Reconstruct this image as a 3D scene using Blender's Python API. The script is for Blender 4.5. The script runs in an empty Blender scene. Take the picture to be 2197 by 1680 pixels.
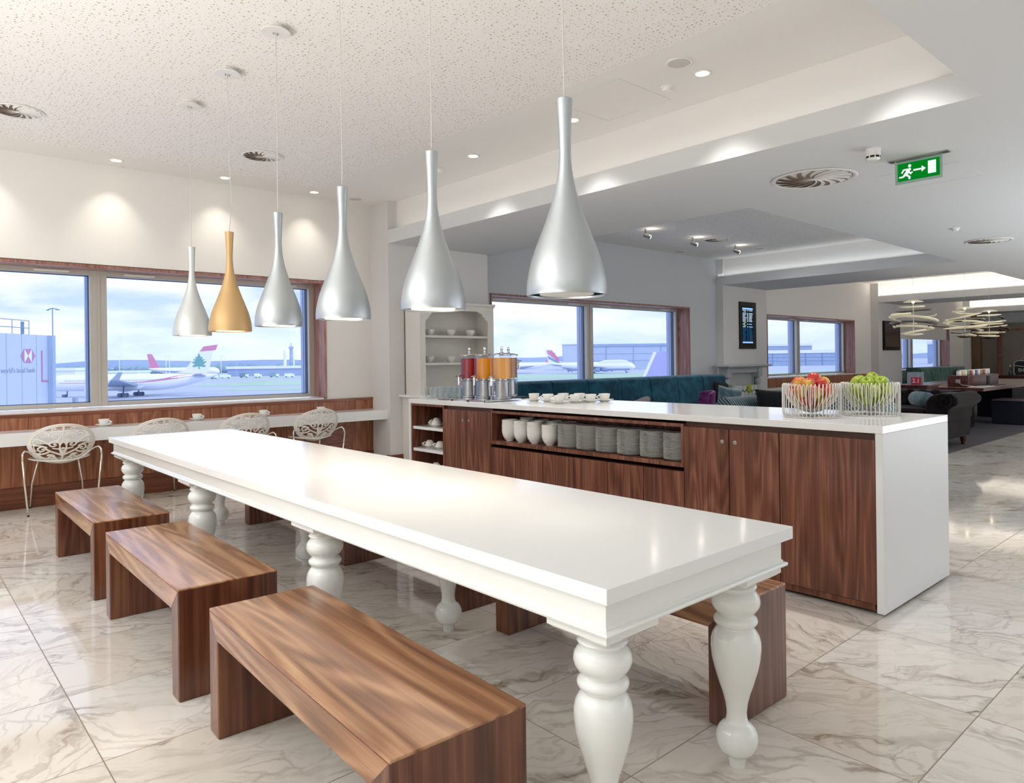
import bpy, math, random
import numpy as np
from mathutils import Vector, Matrix
random.seed(7)
C = bpy.context.scene.collection
PI = math.pi
ALL = {}

# ------------------------------------------------------------------ mesh collector
class MB:
    def __init__(s): s.v = []; s.f = []; s.m = []; s.mi = 0
    def add(s, vs, fs):
        b = len(s.v); s.v += [tuple(p) for p in vs]
        for f in fs: s.f.append([b + i for i in f]); s.m.append(s.mi)
        return s
    def box(s, x0, x1, y0, y1, z0, z1):
        if x0 > x1: x0, x1 = x1, x0
        if y0 > y1: y0, y1 = y1, y0
        if z0 > z1: z0, z1 = z1, z0
        return s.add([(x0,y0,z0),(x1,y0,z0),(x1,y1,z0),(x0,y1,z0),(x0,y0,z1),(x1,y0,z1),(x1,y1,z1),(x0,y1,z1)],
                     [(3,2,1,0),(4,5,6,7),(0,1,5,4),(1,2,6,5),(2,3,7,6),(3,0,4,7)])
    def quad(s, a, b, c, d): return s.add([a,b,c,d], [(0,1,2,3)])
    def lathe(s, prof, c=(0,0,0), n=32, caps=True, a0=0, a1=2*PI):
        full = abs(a1-a0-2*PI) < 1e-6
        k = n if full else n+1
        vs = []; fs = []
        for r, z in prof:
            for i in range(k):
                t = a0+(a1-a0)*i/n
                vs.append((c[0]+r*math.cos(t), c[1]+r*math.sin(t), c[2]+z))
        for j in range(len(prof)-1):
            for i in range(n):
                i2 = (i+1) % k
                fs.append((j*k+i, j*k+i2, (j+1)*k+i2, (j+1)*k+i))
        if caps and full:
            if prof[0][0] > 1e-5: fs.append(tuple(reversed(range(k))))
            if prof[-1][0] > 1e-5: fs.append(tuple((len(prof)-1)*k+i for i in range(k)))
        return s.add(vs, fs)
    def disc(s, c, r, n=32, up=True, ri=0):
        if ri > 0:
            vs = [(c[0]+q*math.cos(2*PI*i/n), c[1]+q*math.sin(2*PI*i/n), c[2]) for q in (ri, r) for i in range(n)]
            return s.add(vs, [(i, n+i, n+(i+1)%n, (i+1)%n) if up else ((i+1)%n, n+(i+1)%n, n+i, i) for i in range(n)])
        vs = [(c[0]+r*math.cos(2*PI*i/n), c[1]+r*math.sin(2*PI*i/n), c[2]) for i in range(n)]
        return s.add(vs, [tuple(range(n)) if up else tuple(reversed(range(n)))])
    def cyl(s, a, b, r, n=12, r2=None): return s.tube([a, b], [r, r if r2 is None else r2], n)
    def tube(s, pts, r, n=8, closed=False):
        pts = [Vector(p) for p in pts]; m = len(pts)
        rs = r if isinstance(r, (list, tuple)) else [r]*m
        rings = []; up = None
        for i in range(m):
            if closed: d = pts[(i+1) % m]-pts[i-1]
            else: d = pts[min(i+1, m-1)]-pts[max(i-1, 0)]
            if d.length < 1e-9: d = Vector((0,0,1))
            d.normalize()
            if up is None:
                up = Vector((0,0,1)) if abs(d.z) < .9 else Vector((1,0,0))
            u = up-d*up.dot(d)
            if u.length < 1e-6: u = d.orthogonal()
            u.normalize(); up = u; w = d.cross(u)
            rings.append([pts[i]+(u*math.cos(2*PI*k/n)+w*math.sin(2*PI*k/n))*rs[i] for k in range(n)])
        vs = [p for g in rings for p in g]; fs = []
        for i in range(m if closed else m-1):
            j = (i+1) % m
            for k in range(n):
                fs.append((i*n+k, i*n+(k+1)%n, j*n+(k+1)%n, j*n+k))
        if not closed:
            fs.append(tuple(reversed(range(n)))); fs.append(tuple((m-1)*n+k for k in range(n)))
        return s.add(vs, fs)
    def prism(s, poly, f0, f1):
        """poly: 2D points; f0,f1 map a 2D point to 3D for the two faces"""
        n = len(poly)
        vs = [f0(*p) for p in poly]+[f1(*p) for p in poly]
        return s.add(vs, [tuple(range(n)), tuple(reversed(range(n, 2*n)))]+[(i, (i+1)%n, n+(i+1)%n, n+i) for i in range(n)])
    def sphere(s, c, r, n=16, m=10, sc=(1,1,1)):
        prof = [(r*math.sin(PI*j/m), -r*math.cos(PI*j/m)) for j in range(m+1)]
        k0 = len(s.v); s.lathe([(max(q, 1e-4*r), z) for q, z in prof], (0,0,0), n, caps=True)
        for i in range(k0, len(s.v)):
            x, y, z = s.v[i]; s.v[i] = (c[0]+x*sc[0], c[1]+y*sc[1], c[2]+z*sc[2])
        return s
    def xf(s, M):
        s.v = [tuple(M @ Vector(p)) for p in s.v]; return s
    def build(s, name, mat, parent=None, smooth=False, bevel=0, local=False, origin=None, seg=2, auto=None, recalc=True):
        me = bpy.data.meshes.new(name)
        off = Vector((0,0,0))
        if not local:
            p = parent
            while p is not None: off += Vector(p.location); p = p.parent
            if origin is not None: off = Vector(origin)
        me.from_pydata([tuple(Vector(p)-off) for p in s.v] if (off.length > 0) else s.v, [], s.f)
        mats = mat if isinstance(mat, (list, tuple)) else [mat]
        for m in mats: me.materials.append(m)
        if len(mats) > 1: me.polygons.foreach_set('material_index', s.m)
        if recalc:
            import bmesh
            bm = bmesh.new(); bm.from_mesh(me); bmesh.ops.recalc_face_normals(bm, faces=bm.faces); bm.to_mesh(me); bm.free()
        if smooth:
            me.polygons.foreach_set('use_smooth', [True]*len(me.polygons))
            if auto: me.set_sharp_from_angle(angle=math.radians(auto))
        me.update()
        o = bpy.data.objects.new(name, me); C.objects.link(o)
        if parent is not None: o.parent = parent
        elif origin is not None: o.location = origin
        if bevel:
            b = o.modifiers.new('Bevel', 'BEVEL'); b.width = bevel; b.segments = seg; b.limit_method = 'ANGLE'; b.angle_limit = math.radians(40)
            b.harden_normals = True
            me.polygons.foreach_set('use_smooth', [True]*len(me.polygons)); me.set_sharp_from_angle(angle=math.radians(35))
        return o

def tag(o, label=None, cat=None, group=None, kind=None):
    if label: o['label'] = label
    if cat: o['category'] = cat
    if group: o['group'] = group
    if kind: o['kind'] = kind
    return o
def empty(name, loc, label=None, cat=None, group=None, kind=None, rz=0):
    o = bpy.data.objects.new(name, None); C.objects.link(o); o.location = loc; o.rotation_euler = (0,0,rz)
    o.empty_display_size = .1
    return tag(o, label, cat, group, kind)
def copy_tree(o, parent=None):
    c = o.copy(); C.objects.link(c); c.parent = parent
    for ch in list(o.children): copy_tree(ch, c)
    return c
def struct(name, mb, mat, parent=None, **k):
    o = mb.build(name, mat, parent, **k)
    if parent is None: o['kind'] = 'structure'
    return o
ORD = ['zeroth','first','second','third','fourth','fifth','sixth','seventh','eighth','ninth','tenth','eleventh','twelfth','thirteenth','fourteenth',
       'fifteenth','sixteenth','seventeenth','eighteenth','nineteenth','twentieth','twenty-first','twenty-second']

def text_obj(name, body, size, mat, parent, loc, rot, ext=.0005, align='CENTER', scale=(1,1,1)):
    cu = bpy.data.curves.new(name, 'FONT'); cu.body = body; cu.size = size; cu.extrude = ext; cu.align_x = align; cu.align_y = 'CENTER'
    cu.materials.append(mat)
    tmp = bpy.data.objects.new(name+'_src', cu); C.objects.link(tmp); bpy.context.view_layer.update()
    me = bpy.data.meshes.new_from_object(tmp.evaluated_get(bpy.context.evaluated_depsgraph_get())); me.name = name
    bpy.data.objects.remove(tmp); bpy.data.curves.remove(cu)
    if not me.materials: me.materials.append(mat)
    o = bpy.data.objects.new(name, me); C.objects.link(o); o.parent = parent; o.location = loc; o.rotation_euler = rot; o.scale = scale
    return o

# ------------------------------------------------------------------ materials
def lin(c):
    c = c.lstrip('#'); r = []
    for i in (0,2,4):
        v = int(c[i:i+2], 16)/255; r.append(v/12.92 if v <= .04045 else ((v+.055)/1.055)**2.4)
    return (*r, 1)
class NT:
    def __init__(s, name):
        s.mat = bpy.data.materials.new(name); s.mat.use_nodes = True; s.t = s.mat.node_tree; s.t.nodes.clear()
        s.out = s.n('ShaderNodeOutputMaterial')
    def n(s, typ, ins=None, **k):
        o = s.t.nodes.new(typ)
        for a, b in k.items(): setattr(o, a, b)
        for a, b in (ins or {}).items():
            if isinstance(b, bpy.types.NodeSocket): s.t.links.new(b, o.inputs[a])
            else: o.inputs[a].default_value = b
        return o
    def math(s, op, a, b=0, c=0, clamp=False):
        o = s.n('ShaderNodeMath', {0: a, 1: b, 2: c}, operation=op); o.use_clamp = clamp; return o.outputs[0]
    def vm(s, op, a, b=(0,0,0)):
        o = s.n('ShaderNodeVectorMath', {0: a, 1: b}, operation=op); return o.outputs[0]
    def mix(s, f, a, b, bt='MIX'):
        o = s.n('ShaderNodeMix', data_type='RGBA', blend_type=bt)
        for k, v in ((0, f), (6, a), (7, b)):
            if isinstance(v, bpy.types.NodeSocket): s.t.links.new(v, o.inputs[k])
            else: o.inputs[k].default_value = v
        return o.outputs[2]
    def ramp(s, f, stops, interp='LINEAR'):
        o = s.n('ShaderNodeValToRGB', {0: f}); r = o.color_ramp; r.interpolation = interp
        while len(r.elements) < len(stops): r.elements.new(.5)
        for e, (p, c) in zip(r.elements, stops): e.position = p; e.color = c if len(c) == 4 else (*c, 1)
        return o.outputs[0]
    def sstep(s, x, a, b):
        o = s.n('ShaderNodeMapRange', {0: x, 1: a, 2: b, 3: 0.0, 4: 1.0}, interpolation_type='SMOOTHSTEP'); return o.outputs[0]
    def bsdf(s, **k):
        b = s.n('ShaderNodeBsdfPrincipled')
        for a, v in k.items():
            key = {'color':'Base Color','rough':'Roughness','metal':'Metallic','spec':'Specular IOR Level','coat':'Coat Weight','coatr':'Coat Roughness',
                   'emis':'Emission Color','estr':'Emission Strength','trans':'Transmission Weight','ior':'IOR','sheen':'Sheen Weight','sheenr':'Sheen Roughness','normal':'Normal','alpha':'Alpha','sheent':'Sheen Tint'}[a]
            if isinstance(v, bpy.types.NodeSocket): s.t.links.new(v, b.inputs[key])
            else: b.inputs[key].default_value = v
        return b
    def done(s, sh): s.t.links.new(sh if isinstance(sh, bpy.types.NodeSocket) else sh.outputs[0], s.out.inputs[0]); return s.mat

def plain(name, col, rough=.5, metal=0, spec=.5, var=.03, scale=8, bump=0, **k):
    """a simple surface with a little procedural tone variation"""
    t = NT(name); c = lin(col) if isinstance(col, str) else col
    tc = t.n('ShaderNodeTexCoord').outputs['Object']
    nz = t.n('ShaderNodeTexNoise', {'Vector': tc, 'Scale': float(scale), 'Detail': 3.0}).outputs[0]
    d = tuple(x*(1-var*2) for x in c[:3])+(1,); l = tuple(min(1, x*(1+var*2)) for x in c[:3])+(1,)
    col_ = t.mix(nz, d, l)
    if bump: k['normal'] = t.n('ShaderNodeBump', {'Height': nz, 'Strength': bump, 'Distance': .01}).outputs[0]
    return t.done(t.bsdf(color=col_, rough=rough, metal=metal, spec=spec, **k))
def emit(name, col, s):
    t = NT(name); c = lin(col)
    return t.done(t.n('ShaderNodeEmission', {'Color': c, 'Strength': s}))

def wood(name, axis='z', dark='#4a2a1c', mid='#6f432d', light='#94633f', rough=.3, coat=0.0, freq=1.0, contrast=1.0, fig=1.0):
    t = NT(name)
    tc = t.n('ShaderNodeTexCoord').outputs['Object']
    rnd = t.n('ShaderNodeObjectInfo').outputs['Random']
    off = t.n('ShaderNodeCombineXYZ', {0: t.math('MULTIPLY', rnd, 13.7), 1: t.math('MULTIPLY', rnd, 7.3), 2: t.math('MULTIPLY', rnd, 21.1)}).outputs[0]
    p = t.vm('ADD', tc, off)
    def sc(a, b):
        return {'x': (b,a,a), 'y': (a,b,a), 'z': (a,a,b)}[axis]
    big = t.n('ShaderNodeTexNoise', {'Vector': t.vm('MULTIPLY', p, sc(4.2*freq, .38*freq)), 'Scale': 1.0, 'Detail': 1.5, 'Roughness': .45, 'Distortion': .35}).outputs[0]
    rings = t.math('SINE', t.math('MULTIPLY', big, 95.0))
    rings = t.math('MULTIPLY_ADD', rings, .5, .5)
    fib = t.n('ShaderNodeTexNoise', {'Vector': t.vm('MULTIPLY', p, sc(150, 4)), 'Scale': 1.0, 'Detail': 3.0, 'Roughness': .6}).outputs[0]
    band = t.n('ShaderNodeTexNoise', {'Vector': t.vm('MULTIPLY', p, sc(16*freq, .7*freq)), 'Scale': 1.0, 'Detail': 2.0, 'Distortion': .6}).outputs[0]
    fine = t.n('ShaderNodeTexNoise', {'Vector': t.vm('MULTIPLY', p, sc(55*freq, 1.1*freq)), 'Scale': 1.0, 'Detail': 2.0, 'Distortion': .5}).outputs[0]
    v = t.math('ADD', t.math('MULTIPLY', rings, .17*fig), t.math('MULTIPLY', band, .46))
    v = t.math('ADD', v, t.math('MULTIPLY', t.math('SUBTRACT', fine, .5), .42/fig))
    v = t.math('ADD', v, .08-.085*(fig-1))
    v = t.math('ADD', v, t.math('MULTIPLY', big, .25))
    v = t.math('ADD', v, t.math('MULTIPLY', t.math('SUBTRACT', fib, .5), .28))
    v = t.math('MULTIPLY_ADD', t.math('SUBTRACT', v, .52), 1.7*contrast, .47, clamp=True)
    col = t.ramp(v, [(0.05, lin(dark)), (.45, lin(mid)), (.95, lin(light))])
    bump = t.n('ShaderNodeBump', {'Height': fib, 'Strength': .06, 'Distance': .002}).outputs[0]
    return t.done(t.bsdf(color=col, rough=rough, spec=.45, coat=coat, coatr=.12, normal=bump))

def marble():
    t = NT('marble_tiles')
    pos = t.n('ShaderNodeNewGeometry').outputs['Position']
    sep = t.n('ShaderNodeSeparateXYZ', {0: pos})
    sx, sy, ox, oy = .5775, .590, .507, .765
    gx = t.math('DIVIDE', t.math('SUBTRACT', sep.outputs[0], ox), sx); gy = t.math('DIVIDE', t.math('SUBTRACT', sep.outputs[1], oy), sy)
    ix = t.math('FLOOR', gx); iy = t.math('FLOOR', gy)
    fx = t.math('SUBTRACT', gx, ix); fy = t.math('SUBTRACT', gy, iy)
    ex = t.math('MULTIPLY', t.math('MINIMUM', fx, t.math('SUBTRACT', 1.0, fx)), sx)
    ey = t.math('MULTIPLY', t.math('MINIMUM', fy, t.math('SUBTRACT', 1.0, fy)), sy)
    ed = t.math('MINIMUM', ex, ey)
    grout = t.math('SUBTRACT', 1.0, t.sstep(ed, .0012, .0026))
    wn = t.n('ShaderNodeTexWhiteNoise', {'Vector': t.n('ShaderNodeCombineXYZ', {0: ix, 1: iy, 2: 3.0}).outputs[0]}, noise_dimensions='3D')
    rs = t.n('ShaderNodeSeparateColor', {0: wn.outputs['Color']})
    ang = t.math('MULTIPLY_ADD', t.math('GREATER_THAN', rs.outputs[0], .7), 1.3, t.math('MULTIPLY', rs.outputs[1], .5))
    rot = t.n('ShaderNodeVectorRotate', {'Vector': pos, 'Center': (0,0,0), 'Axis': (0,0,1), 'Angle': t.math('ADD', ang, .35)}, rotation_type='AXIS_ANGLE').outputs[0]
    p = t.vm('ADD', rot, t.vm('SCALE', wn.outputs['Color']) if False else t.vm('MULTIPLY', wn.outputs['Color'], (37., 41., 0.)))
    warp = t.n('ShaderNodeTexNoise', {'Vector': p, 'Scale': 3.0, 'Detail': 4.0}).outputs['Color']
    pw = t.vm('ADD', p, t.vm('MULTIPLY', t.vm('SUBTRACT', warp, (.5,.5,.5)), (.35,.35,0)))
    st = t.vm('MULTIPLY', pw, (2.2, 8.5, 1))
    n1 = t.n('ShaderNodeTexNoise', {'Vector': st, 'Scale': 1.0, 'Detail': 6.0, 'Roughness': .55, 'Distortion': .5}).outputs[0]
    v1 = t.math('SUBTRACT', 1.0, t.sstep(t.math('ABSOLUTE', t.math('SUBTRACT', n1, .5)), .0, .045))
    m1 = t.n('ShaderNodeTexNoise', {'Vector': t.vm('MULTIPLY', p, (1.5, 3.5, 1)), 'Scale': 1.0, 'Detail': 3.0}).outputs[0]
    m1 = t.sstep(m1, .42, .62)
    n2 = t.n('ShaderNodeTexNoise', {'Vector': t.vm('MULTIPLY', pw, (2.2, 11, 1)), 'Scale': 1.0, 'Detail': 5.0, 'Roughness': .6}).outputs[0]
    cloud = t.sstep(n2, .5, .68)
    vo = t.n('ShaderNodeTexVoronoi', {'Vector': t.vm('MULTIPLY', pw, (5.5, 13, 1)), 'Scale': 1.0}, feature='DISTANCE_TO_EDGE', voronoi_dimensions='2D').outputs['Distance']
    v3 = t.math('SUBTRACT', 1.0, t.sstep(vo, .0, .09))
    m3 = t.n('ShaderNodeTexNoise', {'Vector': t.vm('MULTIPLY', p, (2.6, 2.6, 1)), 'Scale': 1.0, 'Detail': 3.0}).outputs[0]
    m3 = t.math('MULTIPLY', t.sstep(m3, .46, .62), .28)
    tone = t.math('ADD', t.math('MULTIPLY', v1, t.math('MULTIPLY_ADD', m1, .36, .12)), t.math('MULTIPLY', cloud, t.math('MULTIPLY_ADD', m1, .45, .12)))
    tone = t.math('ADD', tone, t.math('MULTIPLY', v3, m3), clamp=True)
    col = t.mix(tone, lin('#e6e1da'), lin('#8c7966'))
    tint = t.mix(rs.outputs[2], lin('#ffffff'), lin('#f3efe8'))
    col = t.mix(1.0, col, tint, 'MULTIPLY')
    col = t.mix(grout, col, lin('#8f7f6c'))
    rough = t.math('MULTIPLY_ADD', grout, .4, .055)
    return t.done(t.bsdf(color=col, rough=rough, spec=.5))

def perforated():
    t = NT('perforated_plaster')
    pos = t.n('ShaderNodeNewGeometry').outputs['Position']
    def layer(scale, rmin, rmax, keep, off):
        vo = t.n('ShaderNodeTexVoronoi', {'Vector': t.vm('ADD', pos, off), 'Scale': scale, 'Randomness': .68}, feature='F1', voronoi_dimensions='2D')
        sc = t.n('ShaderNodeSeparateColor', {0: vo.outputs['Color']})
        r = t.math('MULTIPLY_ADD', t.math('POWER', sc.outputs[0], 2.0), (rmax-rmin)*scale, rmin*scale)
        d = t.math('SUBTRACT', r, vo.outputs['Distance'])
        h = t.sstep(d, -.0006*scale, .0008*scale)
        h = t.math('MULTIPLY', h, t.math('LESS_THAN', sc.outputs[1], keep))
        return h, d
    h1, d1 = layer(30.0, .0030, .0072, .75, (0,0,0))
    h2, d2 = layer(52.0, .0014, .0030, .55, (3.3,1.7,0))
    h = t.math('MAXIMUM', h1, h2)
    shade = t.mix(t.sstep(d1, .0, .22), lin('#b59f89'), lin('#d9cdc0'))
    col = t.mix(h, lin('#f5f2ed'), shade)
    return t.done(t.bsdf(color=col, rough=.8, spec=.2))

def glass_mat(name, tint, refl=.05, base=0.0):
    t = NT(name)
    tr = t.n('ShaderNodeBsdfTransparent', {'Color': lin(tint)})
    gl = t.n('ShaderNodeBsdfGlossy', {'Color': (1,1,1,1), 'Roughness': .01})
    lw = t.n('ShaderNodeLayerWeight', {'Blend': .25}).outputs['Fresnel']
    f = t.math('MULTIPLY_ADD', lw, refl*6, refl*.4 + base, clamp=True)
    return t.done(t.n('ShaderNodeMixShader', {0: f, 1: tr.outputs[0], 2: gl.outputs[0]}))
def tumbler_mat():
    t = NT('tumbler_glass')
    tr = t.n('ShaderNodeBsdfTransparent', {'Color': lin('#fbfdfd')}); df = t.n('ShaderNodeBsdfTranslucent', {'Color': lin('#f4f6f6')}); gl = t.n('ShaderNodeBsdfGlossy', {'Color': (1,1,1,1), 'Roughness': .03})
    lw = t.n('ShaderNodeLayerWeight', {'Blend': .4}).outputs['Facing']
    m1 = t.n('ShaderNodeMixShader', {0: t.math('MULTIPLY_ADD', lw, .75, -.04, clamp=True), 1: tr.outputs[0], 2: df.outputs[0]})
    return t.done(t.n('ShaderNodeMixShader', {0: t.math('MULTIPLY_ADD', lw, .55, .0, clamp=True), 1: m1.outputs[0], 2: gl.outputs[0]}))
def velvet(name, dark, light, scale=5, stripes=None, sheen=.25):
    t = NT(name)
    tc = t.n('ShaderNodeTexCoord').outputs['Object']
    nz = t.n('ShaderNodeTexNoise', {'Vector': tc, 'Scale': float(scale), 'Detail': 5.0, 'Roughness': .65, 'Distortion': .8}).outputs[0]
    lw = t.n('ShaderNodeLayerWeight', {'Blend': .35}).outputs['Facing']
    f = t.math('ADD', t.math('MULTIPLY', t.sstep(nz, .35, .7), .55), t.math('MULTIPLY', t.math('POWER', lw, 2.0), .5), clamp=True)
    col = t.mix(f, lin(dark), lin(light))
    if stripes:
        w = t.n('ShaderNodeTexWave', {'Vector': tc, 'Scale': stripes[0], 'Distortion': .6}, wave_type='BANDS', bands_direction=stripes[2]).outputs[1]
        col = t.mix(t.sstep(w, .55, .75), col, lin(stripes[1]))
    return t.done(t.bsdf(color=col, rough=.85, sheen=sheen, sheenr=.4, spec=.15))

M = {}
M['white_wall'] = plain('white_wall_paint', '#ebe8e3', .75, spec=.25, var=.004, scale=2)
M['shaded_wall'] = plain('shaded_wall_paint', '#c9cbcd', .75, spec=.25, var=.006, scale=2)  # white wall greyed for the unlit middle bay, shade put into the colour
M['pier_paint'] = plain('pier_paint', '#dcdad8', .7, spec=.3, var=.004, scale=2)
M['ceil'] = plain('ceiling_paint', '#f0ede8', .85, spec=.15, var=.003, scale=2)
M['ceil_grey'] = plain('lower_ceiling_paint', '#dcdddd', .8, spec=.15, var=.006, scale=.6)
M['perf'] = perforated()
M['marble'] = marble()
M['carpet'] = plain('grey_carpet', '#5d5a5c', .95, var=.12, scale=60, spec=.1)
M['gloss'] = plain('white_composite', '#eff0ee', .11, spec=.55, var=.004, scale=3)
M['gloss_side'] = plain('white_composite_side', '#e6e8e8', .4, spec=.3, var=.004, scale=3)
M['lacquer'] = plain('white_lacquer', '#eceeea', .13, spec=.5, var=.004, scale=3, coat=.6, coatr=.05)
M['satin_white'] = plain('satin_white_paint', '#e4e2dc', .38, spec=.4, var=.005, scale=4)
M['walnut_y'] = wood('walnut_long_grain', 'y', '#5f3823', '#996a49', '#cc9f78', .2, coat=.3, contrast=.78, fig=1.7)
M['walnut_z'] = wood('walnut_upright_grain', 'z', '#40231a', '#643a28', '#8a5a3f', .26, coat=.2)
M['walnut_panel'] = wood('walnut_panel', 'z', '#45271d', '#6e4231', '#9a6a54', .33, freq=1.3)
M['walnut_dark'] = wood('walnut_dark', 'y', '#331b12', '#4d2b1d', '#694030', .35)
M['wains'] = wood('walnut_wainscot', 'z', '#6b3b26', '#925a3e', '#b58060', .35, freq=1.1)
M['wains_x'] = wood('walnut_cap', 'x', '#5e3220', '#87503a', '#a8705a', .3)
M['skirt'] = wood('walnut_skirting', 'x', '#4a2617', '#683a26', '#7f4d35', .35)
M['silver'] = plain('brushed_silver', '#c0c6c9', .36, metal=.85, var=.01, scale=20)
M['silver2'] = plain('satin_pewter', '#d6dad8', .42, metal=.55, var=.01, scale=20)
M['gold'] = plain('satin_gold', '#cfac79', .4, metal=.5, var=.01, scale=20)
M['chrome'] = plain('chrome', '#e8e8ea', .06, metal=1.0, var=0, scale=5)
M['steel'] = plain('brushed_steel', '#b9b6b0', .28, metal=1.0, var=.02, scale=30)
M['white_metal'] = plain('white_metal', '#e9e7e1', .35, spec=.4, var=.005)
M['white_plastic'] = plain('white_plastic', '#f1eee8', .32, spec=.5, var=.004)
M['china'] = plain('white_china', '#f0eee8', .12, spec=.5, var=.003)
M['alu'] = plain('beige_aluminium', '#bdb7ae', .4, metal=.2, var=.01)
M['outer_frame'] = plain('outer_reveal_metal', '#c2d2f6', .5, var=.01)
M['dark_gasket'] = plain('dark_gasket', '#1d4f7e', .5, var=.01)
M['black'] = plain('black_plastic', '#07070a', .5, spec=.25, var=.02)
M['black_matte'] = plain('black_fabric', '#0b0c14', .9, var=.1, scale=40)
M['dark_glass'] = plain('dark_glass', '#0a2835', .9, spec=.0, var=.01)
M['glow_warm'] = emit('lamp_glow', '#ffe9c4', 7)
M['glow_lamp'] = emit('pendant_glow', '#ffdfae', 9)
M['glow_off'] = plain('opal_glass', '#efeadd', .2, var=.01)
M['glass'] = glass_mat('window_glass', '#c0c6d1', .05)
M['tumbler'] = tumbler_mat()
M['acrylic'] = glass_mat('clear_acrylic', '#f2f5fb', .035, base=.01)
M['cord'] = plain('white_cord', '#cfcac2', .5)
# ================================================================== the room
ZC, ZL = 3.15, 2.647           # raised coffer ceiling / lowered ceiling
YW = 7.546                     # inner face of the window wall
YG = 7.85                      # glass line
bm = MB(); bm.quad((-5,-4.2,0),(30,-4.2,0),(30,8.2,0),(-5,8.2,0)); struct('floor', bm, M['marble'])
bm = MB(); bm.box(5.9, 28, 3.03, 7.6, -.02, .006); o = struct('floor_carpet', bm, M['carpet'])

# bays: (x0, x1, near y, recess depth)
coffers = [(-5.2, 4.43, 1.142), (6.02, 11.95, 3.43), (13.67, 19.25, 3.5), (20.85, 26.75, 3.5)]
piers = [(4.43, 5.942, 7.145), (12.0, 13.64, 7.40), (19.26, 20.82, 7.35), (26.75, 28.3, 7.35)]
# lowered ceiling, with the coffers left out
low = MB()
xs = [-5.2, 4.43, 6.02, 11.95, 13.67, 19.25, 20.85, 26.75, 30]
low.box(-5.2, 30, -4.2, 1.142, ZL, ZL+.157)
low.box(4.43, 30, 1.142, 3.43, ZL, ZL+.157)
low.box(11.95, 30, 3.43, 3.5, ZL, ZL+.157)
low.box(4.43, 6.02, 3.43, 7.144, ZL, ZL+.157)
low.box(5.95, 6.02, 7.144, 7.54, ZL, ZL+.157)
low.box(11.95, 13.67, 3.5, 7.399, ZL, ZL+.157)
low.box(19.25, 20.85, 3.5, 7.349, ZL, ZL+.157)
low.box(26.75, 30, 3.5, 7.349, ZL, ZL+.157)
struct('ceiling', low, M['ceil_grey'])
# raised parts: perforated panel + plain border, and set-back upper fascias behind the light coves
for k, (x0, x1, y0) in enumerate(coffers):
    up = MB(); s = .12
    up.mi = 0
    X0, X1, Y0, Y1 = x0-s, x1+s, y0-s, YW+.1
    px0, px1, py1 = [( -5.2, 3.58, 7.12), (6.15, 11.0, 7.0), (14.4, 18.6, 7.0), (21.5, 26.0, 7.0)][k]
    z = ZC
    up.quad((px0,Y0,z),(px0,py1,z),(px1,py1,z),(px1,Y0,z)); up.mi = 1
    up.quad((px0,py1,z),(px0,Y1,z),(px1,Y1,z),(px1,py1,z))
    up.quad((px1,Y0,z),(px1,Y1,z),(X1,Y1,z),(X1,Y0,z))
    if px0 > X0: up.quad((X0,Y0,z),(X0,Y1,z),(px0,Y1,z),(px0,Y0,z))
    up.quad((X1,Y0,ZL+.15),(X1,Y1,ZL+.15),(X1,Y1,z),(X1,Y0,z))
    up.quad((X0,Y0,ZL+.15),(X1,Y0,ZL+.15),(X1,Y0,z),(X0,Y0,z))
    if k: up.quad((X0,Y0,ZL+.15),(X0,Y1,ZL+.15),(X0,Y1,z),(X0,Y0,z))
    struct('ceiling_coffer', up, [M['perf'], M['ceil']], recalc=False)

def wall_bay(name, x0, x1, w0, w1, z0, z1, mat, ztop=3.2):
    b = MB()
    b.box(x0, x1, YW, 8.0, z1, ztop); b.box(x0, x1, YW, 8.0, -.02, z0)
    b.box(x0, w0, YW, 8.0, z0, z1); b.box(w1, x1, YW, 8.0, z0, z1)
    return struct(name, b, mat)
wall_bay('wall_window', -5.2, 4.43, -3.1, 3.835, .815, 2.205, M['white_wall'])
wall_bay('wall_window', 5.942, 12.0, 6.31, 11.10, .815, 2.20, M['shaded_wall'])
wall_bay('wall_window', 13.64, 19.26, 13.9, 18.26, .80, 2.17, M['white_wall'])
wall_bay('wall_window', 20.82, 26.75, 21.2, 25.35, .82, 2.17, M['white_wall'])
for x0, x1, y in piers:
    b = MB(); b.box(x0, x1, y, 8.0, .0, 3.2); struct('wall_pier', b, M['pier_paint'])
b = MB(); b.box(4.415, 5.96, 7.13, 7.2, .0, .16); struct('baseboard_pier', b, M['skirt'])
# far end wall with stone panel and walnut edges
b = MB(); b.box(28.0, 28.2, -4.2, 8.0, 0, 3.2); struct('wall_end', b, M['shaded_wall'])
b = MB(); b.box(-5.2, 28.2, -4.4, -4.2, 0, .83); b.box(-5.2, 28.2, -4.4, -4.2, 2.2, 2.9)
for x0, x1 in ((-5.2,4.5),(7.0,9.4),(13,17),(20,28)): b.box(x0, x1, -4.4, -4.2, .83, 2.2)
struct('wall_light_block', b, M['white_wall'])  # unseen wall added to block sky light, openings narrowed to dim it
b = MB(); b.box(-5.2, -5.0, -4.2, 8.0, 0, 3.2); struct('wall_left', b, M['white_wall'])

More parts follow.
